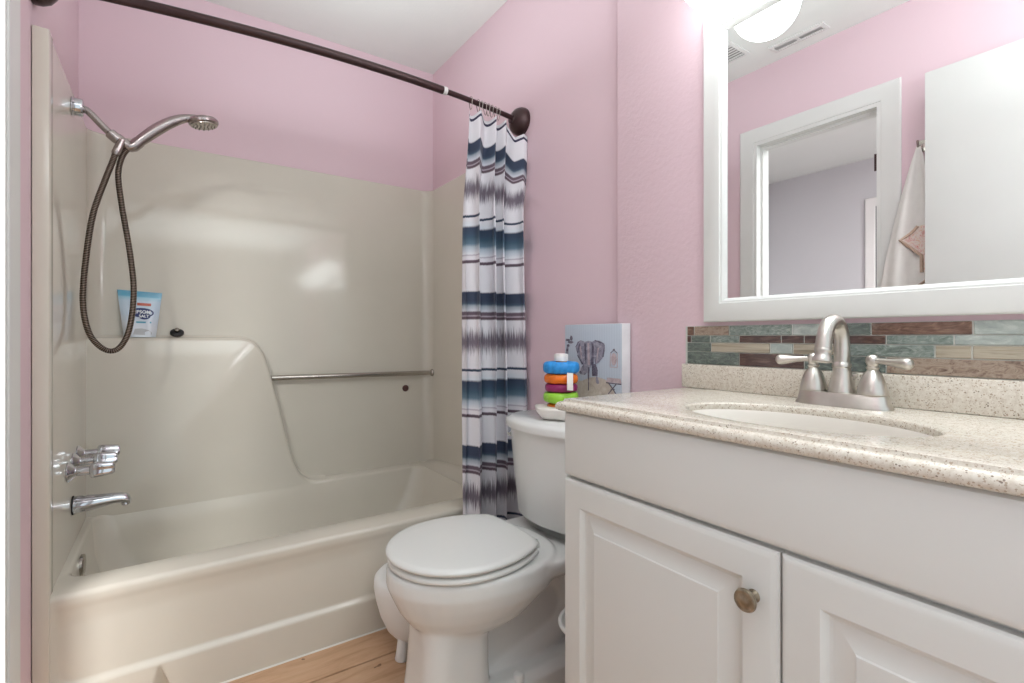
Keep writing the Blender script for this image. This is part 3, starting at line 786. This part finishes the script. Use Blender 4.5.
# ------------------------------------------------------------------ toy and canvas on the tank
TZ = 0.7665; tc_ = (1.008, 1.20)
toy = thing('ring_stacker_base', 'white base and post of a ring stacking toy on the toilet tank', 'toy', (tc_[0], tc_[1], TZ))
bm = B()
hexo = [(0.083*math.cos(2*PI*k/48)*(1+0.05*math.cos(6*2*PI*k/48)), 0.083*math.sin(2*PI*k/48)*(1+0.05*math.cos(6*2*PI*k/48))) for k in range(48)]
loft(bm, [[(tc_[0]+x*s, tc_[1]+y*s, TZ+z) for x, y in hexo] for s, z in [(0.62, 0.0), (0.80, 0.006), (0.93, 0.018), (0.99, 0.030), (1.0, 0.035), (0.97, 0.038), (0.80, 0.039)]])
obj('rocker_base', bm, 'toy_white', toy, angle=50)
bm = B(); lathe(bm, [(0.044, 0.038), (0.044, 0.044), (0.030, 0.048), (0.0182, 0.0495), (0.017, 0.19), (0.010, 0.192)], (tc_[0], tc_[1], TZ)); obj('cone_post', bm, 'toy_orange', toy)
bm = B(); lathe(bm, [(0.016, 0.178), (0.0215, 0.179), (0.0225, 0.195), (0.0205, 0.2005), (0.012, 0.202), (0.001, 0.202)], (tc_[0], tc_[1], TZ)); obj('top_knob', bm, 'toy_white', toy)
def toyring(name, z0, z1, r, mat, label, lobes=0, lobe=0.0, rin=0.02, ripple=0):
    z0 += 0.0; bm = B(); seg = 72; rings = []
    zc, hz = (z0+z1)/2, (z1-z0)/2; rc, hr = (r+rin)/2, (r-rin)/2
    for k in range(16):
        a = 2*PI*k/16; ring = []
        for i in range(seg):
            t = 2*PI*i/seg
            f = 1+lobe*abs(math.cos(lobes*t/2+0.5)) if lobes else 1
            ca, sa = math.cos(a), math.sin(a)
            e = 0.7
            rr_ = rc + hr*(abs(ca)**e)*(1 if ca > 0 else -1)*(f if ca > 0 else 1)
            if ripple: rr_ += 0.0016*math.sin(ripple*t)*(1 if ca > 0 else 0)
            zz = zc + hz*(abs(sa)**e)*(1 if sa > 0 else -1)*(0.78+0.22*f if lobes else 1)
            ring.append((tc_[0]+rr_*math.cos(t), tc_[1]+rr_*math.sin(t), TZ+zz))
        rings.append(ring)
    rings.append(rings[0]); rv = loft(bm, rings, False, False)
    bmesh.ops.remove_doubles(bm, verts=bm.verts[:], dist=1e-6)
    o = obj(name, bm, mat, loc=(tc_[0], tc_[1], TZ+z0), angle=70)
    return tag(o, label, 'toy ring', 'rings of the stacking toy')
toyring('stacking_ring', 0.0505, 0.082, 0.052, 'toy_green', 'lime green lobed stacking ring, lowest on the toy', 5, 0.26)
toyring('stacking_ring', 0.0835, 0.109, 0.051, 'toy_purple', 'dark purple ribbed stacking ring on the toy', ripple=36)
toyring('stacking_ring', 0.110, 0.139, 0.050, 'toy_orange', 'orange stacking ring with bead-like lobes on the toy', 7, 0.24)
rb = toyring('stacking_ring', 0.1405, 0.177, 0.055, 'toy_blue', 'fluffy blue stacking ring with a white tag, uppermost on the toy', 16, 0.06, ripple=16)
bm = B()
tgx = Vector((tc_[0]-0.016, tc_[1]-0.060, 0)); td = Vector((0.766, -0.643, 0)).normalized()
nrm = Vector((-0.643, -0.766, 0)).normalized()
def tgp(p, q, d): 
    v = tgx+td*p+nrm*(0.008+d+0.006*math.sin(q*40)); return Vector((v.x, v.y, TZ+0.146-q))
for dd in (0, 0.0008):
    vs = [[bm.verts.new(tgp(p, 0.052*k/6+p*0.06, dd)) for p in (-0.009, 0.009)] for k in range(7)]
    for a, b in zip(vs, vs[1:]): bm.faces.new((a[0], a[1], b[1], b[0]))
o = obj('cloth_tag', bm, 'toy_white', rb, angle=60); o['label'] = 'white cloth tag'
# canvas
CX, CY0, CY1, CZ0, CZ1 = 1.108, 1.040, 1.300, TZ+0.0005, 1.061
cv = thing('canvas_print', 'square canvas picture of a grey elephant leaning on the wall behind the toy', 'canvas picture', (1.128, 1.17, CZ0))
bm = B(); box(bm, CX, CX+0.038, CY0, CY1, CZ0, CZ1, 0.002, 2)
for f in bm.faces: f.material_index = 0 if f.normal.x < -0.9 else 1
cb = obj('canvas_block', bm, ['canvas_paint', 'canvas_side'], cv)
for p in cb.data.polygons: p.material_index = 0 if p.normal.x < -0.9 else 1
def cvp(px, py, off): return Vector((CX-off, CY1-(px-55)*0.26/485, CZ1-(py-48)*0.00037))
def paint(name, polys, off=0.0006):
    """polys: (points, material)"""
    bm = B(); mats = []
    for k, (pts, mt) in enumerate(polys):
        if mt not in mats: mats.append(mt)
        vs = [bm.verts.new(cvp(x, y, off+0.00012*k)) for x, y in pts]
        c = bm.verts.new(sum((v.co for v in vs), Vector())/len(vs))
        for i in range(len(vs)):
            f = bm.faces.new((c, vs[i], vs[(i+1) % len(vs)])); f.material_index = mats.index(mt)
    return obj(name, bm, mats, cv, fix=False)
def stroke(a, b, w0, w1=None):
    w1 = w0 if w1 is None else w1
    a, b = Vector(a), Vector(b); t = (b-a).normalized(); n_ = Vector((-t.y, t.x))
    return [tuple(a+n_*w0), tuple(b+n_*w1), tuple(b-n_*w1), tuple(a-n_*w0)]
def blob(cx, cy, rx, ry, j=0.2, n=14, sd=0):
    r_ = random.Random(sd); return [(cx+rx*math.cos(2*PI*k/n)*(1+r_.uniform(-j, j)), cy+ry*math.sin(2*PI*k/n)*(1+r_.uniform(-j, j))) for k in range(n)]
paint('ground_wash', [(blob(310, 640, 190, 130, 0.15, 18, 3), 'wash_sand')], 0.0003)
paint('elephant_figure', [
    ([(238, 380), (262, 400), (262, 470), (240, 492), (208, 488), (205, 440)], 'wash_grey'), ([(300, 400), (335, 385), (352, 440), (350, 492), (305, 496)], 'wash_dark'), (blob(352, 540, 14, 18, 0.2, 9, 14), 'wash_grey'),
    ([(240, 200), (205, 186), (175, 205), (160, 255), (176, 315), (208, 372), (236, 400), (248, 335), (243, 262)], 'wash_grey'),
    ([(308, 200), (330, 186), (372, 192), (408, 215), (412, 265), (398, 325), (362, 375), (332, 395), (318, 332), (322, 262)], 'wash_grey'),
    ([(238, 205), (272, 192), (310, 200), (324, 260), (316, 330), (302, 395), (290, 430), (268, 430), (252, 390), (240, 330), (231, 260)], 'wash_grey'),
    (stroke((246, 215), (252, 390), 9, 5), 'wash_dark'), (stroke((312, 215), (308, 400), 8, 12), 'wash_dark'), (stroke((200, 215), (178, 300), 5, 3), 'wash_dark'),
    (stroke((178, 320), (225, 400), 4, 8), 'wash_dark'), (stroke((330, 188), (402, 215), 5, 2), 'wash_dark'), (stroke((408, 225), (398, 325), 2, 4), 'wash_dark'), (stroke((360, 250), (345, 370), 6, 2), 'wash_pink'), (stroke((205, 240), (215, 350), 7, 3), 'wash_pink'), (stroke((275, 210), (280, 400), 8, 10), 'wash_pink'), (stroke((162, 250), (190, 200), 3, 4), 'wash_dark'), (blob(208, 470, 10, 16, 0.2, 9, 5), 'wash_dark'), (blob(348, 520, 10, 28, 0.2, 9, 6), 'wash_grey'),
    (stroke((278, 415), (277, 520), 12, 6), 'wash_grey'), (stroke((279, 420), (278, 622), 3, 4), 'wash_dark')])
paint('giraffe_figure', [(blob(88, 238, 15, 14, 0.2, 10, 7), 'wash_dark'), (stroke((84, 245), (78, 310), 9, 13), 'wash_grey'), (blob(120, 170, 14, 26, 0.3, 9, 8), 'wash_dark'), (blob(85, 185, 24, 12, 0.3, 9, 9), 'wash_dark'), (blob(112, 205, 28, 12, 0.3, 9, 10), 'wash_dark'), (blob(80, 275, 12, 14, 0.25, 9, 11), 'wash_dark')])
paint('lantern_figure', [(stroke((455, 290), (452, 405), 3), 'wash_pink'), (stroke((508, 290), (508, 405), 3), 'wash_pink'), (stroke((452, 408), (508, 408), 3), 'wash_pink'), (blob(481, 340, 22, 52, 0.05, 14, 12), 'wash_pink'), (stroke((456, 290), (482, 264), 3), 'wash_dark'), (stroke((508, 290), (482, 264), 3), 'wash_dark'), (blob(482, 262, 9, 8, 0.1, 8, 13), 'wash_dark')])
paint('stool_figure', [([(428, 496), (532, 496), (538, 534), (420, 534)], 'wash_pink'), (stroke((420, 540), (538, 540), 4), 'wash_dark'), (stroke((444, 545), (502, 630), 4), 'wash_dark'), (stroke((498, 545), (438, 630), 4), 'wash_dark'), (stroke((456, 588), (490, 588), 3), 'wash_dark')])
bm = B()
def sidep(q, z): return Vector((CX+q, CY0-0.0004, z))
vs = [bm.verts.new(sidep(q, z)) for q, z in ((0.014, 0.842), (0.036, 0.842), (0.036, 0.838), (0.014, 0.838))]; bm.faces.new(vs)
vs = [bm.verts.new(sidep(0.024+0.010*math.cos(2*PI*k/14), 0.812+0.016*math.sin(2*PI*k/14))) for k in range(14)]; bm.faces.new(vs)
obj('edge_paint', bm, 'wash_pink', cv, fix=False)

# ------------------------------------------------------------------ vanity cabinet
VF, VY0, VY1, VZT = 0.702, -0.105, 0.830, 0.861
van = thing('vanity_cabinet', 'white vanity cabinet with raised panel doors under the granite top', 'vanity', (0.92, 0.36, 0))
bm = B(); 
for (xa, xb, ya, yb, za, zb_) in ((VF+0.019, XV-0.002, VY0, VY0+0.016, 0.10, VZT), (VF+0.019, XV-0.002, VY1-0.016, VY1, 0.10, VZT), (VF+0.019, VF+0.036, VY0+0.0162, VY1-0.0162, 0.70, VZT), (VF+0.019, VF+0.036, VY0+0.0162, VY1-0.0162, 0.10, 0.14),
                                  (XV-0.012, XV-0.002, VY0+0.0162, VY1-0.0162, 0.10, VZT), (VF+0.0362, XV-0.0122, VY0+0.0162, VY1-0.0162, 0.10, 0.118), (VF+0.019, VF+0.036, 0.345, 0.385, 0.1402, 0.6998)):
    box(bm, xa, xb, ya, yb, za, zb_)
obj('carcass', bm, 'cabinet_white', van)
bm = B(); box(bm, VF+0.075, XV-0.002, VY0+0.003, VY1-0.003, 0.0, 0.0995); obj('toe_kick', bm, 'cabinet_white', van)
def rpanel(bm, y0, y1, z0, z1, prof, cap=True):
    rings = []
    for ins, x in prof: rings.append([(x, y0+ins, z0+ins), (x, y1-ins, z0+ins), (x, y1-ins, z1-ins), (x, y0+ins, z1-ins)])
    loft(bm, rings, True, cap)
bm = B(); rpanel(bm, VY0+0.001, VY1-0.001, 0.7235, VZT-0.003, [(0, VF+0.0185), (0, VF+0.007), (0.003, VF+0.003), (0.009, VF+0.0005), (0.011, VF)]); obj('false_drawer_front', bm, 'cabinet_white', van, angle=20)
dprof = [(0, VF+0.0185), (0, VF+0.007), (0.003, VF+0.003), (0.010, VF+0.0004), (0.012, VF), (0.052, VF), (0.056, VF+0.003), (0.060, VF+0.0085), (0.064, VF+0.0100), (0.068, VF+0.0100), (0.092, VF+0.0026), (0.094, VF+0.0008), (0.097, VF+0.0006)]
kn = []
YG = 0.365
for (ya, yb, ky) in ((YG+0.0015, VY1-0.001, YG+0.036), (VY0+0.001, YG-0.0015, None)):
    bm = B(); rpanel(bm, ya, yb, 0.105, 0.7165, dprof)
    dr = obj('door', bm, 'cabinet_white', van, angle=20)
    k_ = ky if ky else YG-0.30
    if ky is None: k_ = VY0+0.05
    bm = B(); lathe(bm, [(0.0095, 0), (0.0085, 0.003), (0.0065, 0.006), (0.0065, 0.013), (0.009, 0.017), (0.0155, 0.019), (0.0168, 0.022), (0.0155, 0.0255), (0.0135, 0.0265), (0.0115, 0.0258), (0.006, 0.0275), (0.001, 0.0278)], (VF-0.0005, k_, 0.643), (-1, 0, 0), 32)
    obj('knob', bm, 'knob_metal', dr, angle=40)

# ------------------------------------------------------------------ countertop with sink
ct = thing('vanity_countertop', 'cream speckled granite vanity top with undermount oval sink', 'countertop', (0.92, 0.37, VZT))
X0, X1, Y0, Y1, ZT = 0.690, XV-0.001, -0.115, 0.843, 0.887
ecx, ecy, erx, ery = 0.868, 0.425, 0.124, 0.193
def rect_s(x0, x1, y0, y1, z, r=0.0, n=24):
    """96 points, corners included (sides n each)"""
    out = []
    cs = [(x0, y0), (x1, y0), (x1, y1), (x0, y1)]
    for i in range(4):
        a, b = cs[i], cs[(i+1) % 4]
        for k in range(n): out.append((a[0]+(b[0]-a[0])*k/n, a[1]+(b[1]-a[1])*k/n, z))
    return out
def ell(sc, z):
    out = []
    for x, y, _ in rect_s(X0, X1, Y0, Y1, 0):
        a = math.atan2((y-ecy)/(Y1-Y0)*(X1-X0)*1.0, x-ecx); out.append((ecx+erx*sc*math.cos(a), ecy+ery*sc*math.sin(a), z))
    return out
bm = B()
edge = [(0.017, ZT), (0.0145, ZT-0.0006), (0.0135, ZT-0.0045), (0.0125, ZT-0.006), (0.0085, ZT-0.0065), (0.004, ZT-0.009), (0.001, ZT-0.013), (0.0, ZT-0.018), (0.002, ZT-0.0225), (0.006, ZT-0.0255)]
def er(ins, z): return rect_s(X0+ins, X1, Y0, Y1-ins, z)
rings = [ell(1.0, ZT-0.0135), ell(1.0, ZT-0.003), ell(1.012, ZT-0.0008), ell(1.03, ZT)] + [er(i, z) for i, z in edge] + [ell(1.12, VZT+0.001)] + [ell(1.05, VZT+0.001)] + [ell(1.0, ZT-0.0135)]
loft(bm, rings, False, False); bmesh.ops.remove_doubles(bm, verts=bm.verts[:], dist=1e-6)
obj('granite_top', bm, 'granite', ct, angle=40)
bm = B(); box(bm, XV-0.021, XV-0.001, Y0, 0.8455, ZT+0.0003, 0.949, 0.0025, 2); obj('granite_upstand', bm, 'granite', ct)
bm = B()
rings = [ell(1.0+s_, z) for s_, z in [(0.10, VZT-0.001), (0.03, VZT+0.001), (0.008, ZT-0.0137), (-0.004, ZT-0.0139), (-0.02, ZT-0.020), (-0.035, VZT-0.02), (-0.06, VZT-0.07), (-0.16, VZT-0.105), (-0.34, VZT-0.128), (-0.6, VZT-0.138), (-0.86, VZT-0.142)]]
rings += [ell(0.14, VZT-0.146), ell(0.4, VZT-0.145), ell(0.72, VZT-0.136), ell(0.9, VZT-0.108), ell(1.0, VZT-0.07), ell(1.06, VZT-0.03), ell(1.10, VZT-0.001)]
loft(bm, rings, False, False); bmesh.ops.remove_doubles(bm, verts=bm.verts[:], dist=1e-6)
obj('sink_basin', bm, 'sink_white', ct, angle=50)
bm = B(); lathe(bm, [(0.022, 0), (0.022, 0.002), (0.018, 0.003), (0.004, 0.001)], (ecx, ecy, VZT-0.1415)); obj('sink_drain', bm, 'nickel', ct)

# tile strip
def ty(u):
    a = (u-512)/499; s, c = math.sin(math.radians(34.4)), math.cos(math.radians(34.4))
    x = XV-0.008; return x*(c-a*s)/(s+a*c)
rows = [(1.0475, 1.0245, [(687, 694, 'tile_brown'), (694, 729, 'tile_mottle'), (729, 792, 'tile_teal'), (792, 845, 'tile_pale'), (845, 871, 'tile_slate'), (871, 973, 'tile_brown'), (973, 1090, 'tile_pale')]),
        (1.0225, 1.0065, [(687, 691, 'tile_dark'), (691, 710, 'tile_slate'), (710, 739, 'tile_teal'), (739, 781, 'tile_dark'), (781, 804, 'tile_dark'), (804, 886, 'tile_dark'), (886, 954, 'tile_teal'), (954, 1110, 'tile_pale')]),
        (1.0045, 0.9825, [(687, 711, 'tile_slate'), (711, 770, 'tile_tan'), (770, 793, 'tile_pale'), (793, 838, 'tile_tan'), (838, 935, 'tile_teal'), (935, 972, 'tile_tan'), (972, 1070, 'tile_tan')]),
        (0.9805, 0.9505, [(687, 739, 'tile_slate'), (739, 804, 'tile_dark'), (804, 886, 'tile_slate'), (886, 1100, 'tile_mottle')])]
bm = B(); mats = ['grout']
box(bm, XV-0.006, XV-0.0005, -0.115, 0.843, 0.9495, 1.0485)
ng = len(bm.faces)
for z1, z0, row in rows:
    segs = [(ty(b), ty(a), mt) for a, b, mt in row]
    y = segs[-1][0]; k = 0; rnd = random.Random(int(z1*1e4))
    while y > -0.113:
        w_ = rnd.uniform(0.05, 0.13); segs.append((max(-0.115, y-w_), y, rnd.choice(['tile_teal', 'tile_pale', 'tile_brown', 'tile_tan']))); y -= w_
    for a, b, mt in segs:
        if mt not in mats: mats.append(mt)
        n0 = len(bm.faces)
        if b-a < 0.003: continue
        box(bm, XV-0.0085, XV-0.005, a+0.0013, min(b-0.0013, 0.8425), z0, z1, 0.0008, 1)
        bm.faces.ensure_lookup_table()
        for f in bm.faces[n0:]: f.material_index = mats.index(mt)
o = obj('tile_backsplash', bm, mats, loc=(XV, 0.36, 0.9495))
o['kind'] = 'structure'; o['label'] = 'strip of teal and brown glass mosaic tiles under the mirror'; o['category'] = 'tiles'

# ------------------------------------------------------------------ faucet
FX, FY = 1.074, 0.437
fa = thing('sink_faucet', 'brushed nickel two-handle sink faucet with arched spout', 'faucet', (FX, FY, ZT))
bm = B()
def oval(sx_, sy_, z): return [(FX+sx_*(abs(math.cos(a))**0.75)*(1 if math.cos(a) > 0 else -1), FY+sy_*(abs(math.sin(a))**0.8)*(1 if math.sin(a) > 0 else -1), z) for a in [2*PI*k/48 for k in range(48)]]
loft(bm, [oval(0.032, 0.084, ZT+0.0002), oval(0.032, 0.084, ZT+0.003), oval(0.029, 0.0795, ZT+0.010), oval(0.027, 0.077, ZT+0.022), oval(0.025, 0.075, ZT+0.0255), oval(0.018, 0.068, ZT+0.027)])
obj('deck_plate', bm, 'nickel', fa, angle=40)
zb = ZT+0.026
bm = B(); lathe(bm, [(0.0235, 0), (0.0235, 0.003), (0.021, 0.012), (0.0165, 0.035), (0.0150, 0.048), (0.0165, 0.050), (0.0165, 0.054), (0.0145, 0.057), (0.0135, 0.06)], (FX, FY, zb)); obj('spout_base', bm, 'nickel', fa)
bm = B()
sp_ = smooth_path([(FX, FY, zb+0.055), (FX+0.001, FY, zb+0.085), (FX-0.002, FY, zb+0.110), (FX-0.014, FY, zb+0.131), (FX-0.034, FY, zb+0.138), (FX-0.056, FY, zb+0.130), (FX-0.070, FY, zb+0.110), (FX-0.076, FY, zb+0.086)], 6)
tube(bm, sp_, [0.0140-0.001*math.sin(PI*i/len(sp_)) for i in range(len(sp_))], 18); obj('spout', bm, 'nickel', fa)
bm = B(); lathe(bm, [(0.0125, 0), (0.0145, 0.004), (0.0145, 0.007), (0.013, 0.010), (0.0135, 0.016), (0.0165, 0.021), (0.0165, 0.027), (0.013, 0.028), (0.011, 0.022)], (FX-0.0755, FY, zb+0.088), (-0.17, 0, -1)); obj('aerator', bm, 'nickel', fa)
for s in (-1, 1):
    hy = FY+s*0.0515
    bm = B(); lathe(bm, [(0.0245, 0), (0.0248, 0.002), (0.024, 0.008), (0.021, 0.022), (0.0155, 0.036), (0.0105, 0.043), (0.0085, 0.046), (0.0105, 0.049), (0.0105, 0.051), (0.0080, 0.053)], (FX, hy, zb)); obj('handle_base', bm, 'nickel', fa)
    bm = B(); lathe(bm, [(0.0078, 0.050), (0.0085, 0.054), (0.0115, 0.060), (0.0112, 0.067), (0.0075, 0.073), (0.001, 0.075)], (FX, hy, zb))
    lv = smooth_path([(FX-0.002, hy, zb+0.063), (FX-0.006, hy+s*0.02, zb+0.0625), (FX-0.012, hy+s*0.042, zb+0.061), (FX-0.017, hy+s*0.058, zb+0.060), (FX-0.020, hy+s*0.0665, zb+0.0595)], 9)
    nn = len(lv)
    tube(bm, lv, [0.0058+0.0052*sstep(0.2, 0.75, i/(nn-1))-0.0098*max(0, (i/(nn-1)-0.72)/0.28)**2.4 for i in range(nn)], 16, flat=0.95); obj('lever', bm, 'nickel', fa, angle=60)
bm = B(); tube(bm, [(FX+0.022, FY-0.012, zb-0.002), (FX+0.022, FY-0.012, zb+0.028)], 0.003, 10); lathe(bm, [(0.003, 0), (0.0065, 0.003), (0.0065, 0.009), (0.002, 0.012)], (FX+0.022, FY-0.012, zb+0.026)); obj('lift_rod', bm, 'nickel', fa)

# ------------------------------------------------------------------ mirror
mi = thing('wall_mirror', 'large wall mirror in a white frame above the vanity', 'mirror', (XV-0.01, 0.4, 1.44))
MY0, MY1, MZ0, MZ1 = 0.010, 0.781, 1.058, 1.842
bm = B(); rings = []
fp = [(0.0, 0.0005), (0.0, 0.016), (0.002, 0.0195), (0.006, 0.021), (0.046, 0.021), (0.050, 0.0205), (0.0515, 0.017), (0.0555, 0.0165), (0.058, 0.014), (0.063, 0.008), (0.064, 0.0045)]
for ins, d in [(a*0.92, b) for a, b in fp]: rings.append([(XV-d, MY0+ins, MZ0+ins), (XV-d, MY1-ins, MZ0+ins), (XV-d, MY1-ins, MZ1-ins), (XV-d, MY0+ins, MZ1-ins)])
loft(bm, rings, False, False); obj('frame', bm, 'trim_white', mi, angle=25)
bm = B(); box(bm, XV-0.005, XV-0.001, MY0+0.055, MY1-0.055, MZ0+0.055, MZ1-0.055); obj('glass', bm, 'mirror_glass', mi)

# ------------------------------------------------------------------ vanity light
vl = thing('vanity_light', 'white globe vanity light bar above the mirror', 'wall light', (XV, 0.425, 1.98))
bm = B(); box(bm, XV-0.028, XV-0.0005, 0.10, 0.75, 1.955, 2.03, 0.006, 3); obj('back_plate', bm, 'nickel', vl)
for y in (0.685, 0.425, 0.165):
    bm = B(); tube(bm, smooth_path([(XV-0.02, y, 1.99), (XV-0.07, y, 1.995), (XV-0.105, y, 1.985), (XV-0.115, y, 1.955)], 5), 0.008, 12)
    lathe(bm, [(0.012, 0), (0.024, -0.006), (0.03, -0.02), (0.03, -0.026)], (XV-0.115, y, 1.966)); obj('arm', bm, 'nickel', vl)
    bm = B(); r = 0.080
    lathe(bm, [(0.0275, 0.0765)] + [(r*math.sin(a), r*math.cos(a)) for a in [0.35+(PI-0.352)*k/22 for k in range(23)]], (XV-0.115, y, 1.866), seg=36); obj('globe', bm, 'opal_glass', vl, angle=80)

# ------------------------------------------------------------------ ceiling vents seen in the mirror
def vent(label, x0, x1, y0, y1, n, split):
    t = thing('ceiling_vent', label, 'vent', ((x0+x1)/2, (y0+y1)/2, CZ))
    bm = B(); 
    rpz = [(0, CZ-0.0005), (0.001, CZ-0.006), (0.012, CZ-0.009), (0.018, CZ-0.009), (0.018, CZ-0.002)]
    loft(bm, [[(x0+i, y0+i, z), (x1-i, y0+i, z), (x1-i, y1-i, z), (x0+i, y1-i, z)] for i, z in rpz], False, False)
    if split: box(bm, x0+0.018, x1-0.018, (y0+y1)/2-0.008, (y0+y1)/2+0.008, CZ-0.009, CZ-0.001)
    obj('vent_frame', bm, 'trim_white', t, angle=20)
    bm = B(); box(bm, x0+0.016, x1-0.016, y0+0.016, y1-0.016, CZ-0.0015, CZ-0.0005); obj('vent_backing', bm, 'cabinet_gap', t)
    bm = B()
    for k in range(n):
        xx = x0+0.022+(x1-x0-0.044)*(k+0.5)/n
        vs = box(bm, xx-0.006, xx+0.006, y0+0.018, y1-0.018, CZ-0.0065, CZ-0.0050)
    obj('vent_slats', bm, 'trim_white', t)
vent('white two-panel ceiling vent seen in the mirror near the doorway wall', -0.205, -0.130, 1.06, 1.31, 4, True)
vent('white square ceiling vent seen at the left edge of the mirror', -0.10, 0.07, 1.38, 1.56, 6, False)

# ------------------------------------------------------------------ towel on hook by the doorway
tw = thing('hooded_towel', 'white hooded towel with printed trim hanging between the doorway and the open door', 'towel', (XL+0.03, 0.75, 1.80))
bm = B(); NS, NT = 40, 50
def twp(s, t):
    w0 = 0.012+0.20*(1-(1-t)**1.6)
    y = 0.745+(s-0.42)*w0*1.15 + 0.01*t
    z = 1.80-0.72*t-0.02*math.sin(PI*s)*t
    x = XL+0.040+0.020*math.sin(9*s+1.2)*min(1, t*2)+0.010*math.sin(17*s+3*t)*t
    return Vector((x, y, z))
g_ = [[bm.verts.new(twp(i/NS, k/NT)) for k in range(NT+1)] for i in range(NS+1)]
for i in range(NS):
    for k in range(NT): bm.faces.new((g_[i][k], g_[i][k+1], g_[i+1][k+1], g_[i+1][k]))
o = obj('towel_cloth', bm, 'towel_white', tw, angle=None, fix=False); so = o.modifiers.new('thickness', 'SOLIDIFY'); so.thickness = 0.006; so.offset = 0
bm = B()
def hdp(s, t):
    p = twp(s, t); return Vector((p.x+0.012, p.y, p.z))
rows_ = []
for k in range(15):
    t = 0.44+0.26*k/14; e = 0.30+0.45*max(0, 1-abs(k-4)/5.0)*0.9
    rows_.append([bm.verts.new(hdp(0.02+e*i/8, t)) for i in range(9)])
for a, b in zip(rows_, rows_[1:]):
    for i in range(8): bm.faces.new((a[i], b[i], b[i+1], a[i+1]))
o = obj('printed_hood', bm, 'towel_print', tw, angle=None, fix=False); so = o.modifiers.new('thickness', 'SOLIDIFY'); so.thickness = 0.004; so.offset = 0
bm = B(); path = [hdp(0.02+0.30+0.40*max(0, 1-abs(k-4)/5.0)*0.9, 0.44+0.26*k/14)+Vector((0.004, 0.004, 0)) for k in range(15)]
tube(bm, path, 0.006, 8)
tube(bm, [hdp(0.2+0.75*k/8, 0.80-0.06*(1-k/8)+0.05*k/8)+Vector((0.002, 0, 0)) for k in range(9)], 0.009, 8, flat=0.5)
obj('trim_binding', bm, 'towel_band', tw, angle=60)
hk = thing('towel_hook', 'small metal hook on the pink wall holding the hooded towel', 'hook', (XL, 0.748, 1.81))
bm = B(); box(bm, XL+0.0005, XL+0.006, 0.735, 0.761, 1.785, 1.835, 0.002, 2); obj('hook_plate', bm, 'steel', hk)
bm = B(); tube(bm, smooth_path([(XL+0.004, 0.748, 1.80), (XL+0.03, 0.748, 1.795), (XL+0.045, 0.748, 1.805), (XL+0.048, 0.748, 1.825)], 4), 0.004, 10); obj('hook_arm', bm, 'steel', hk)
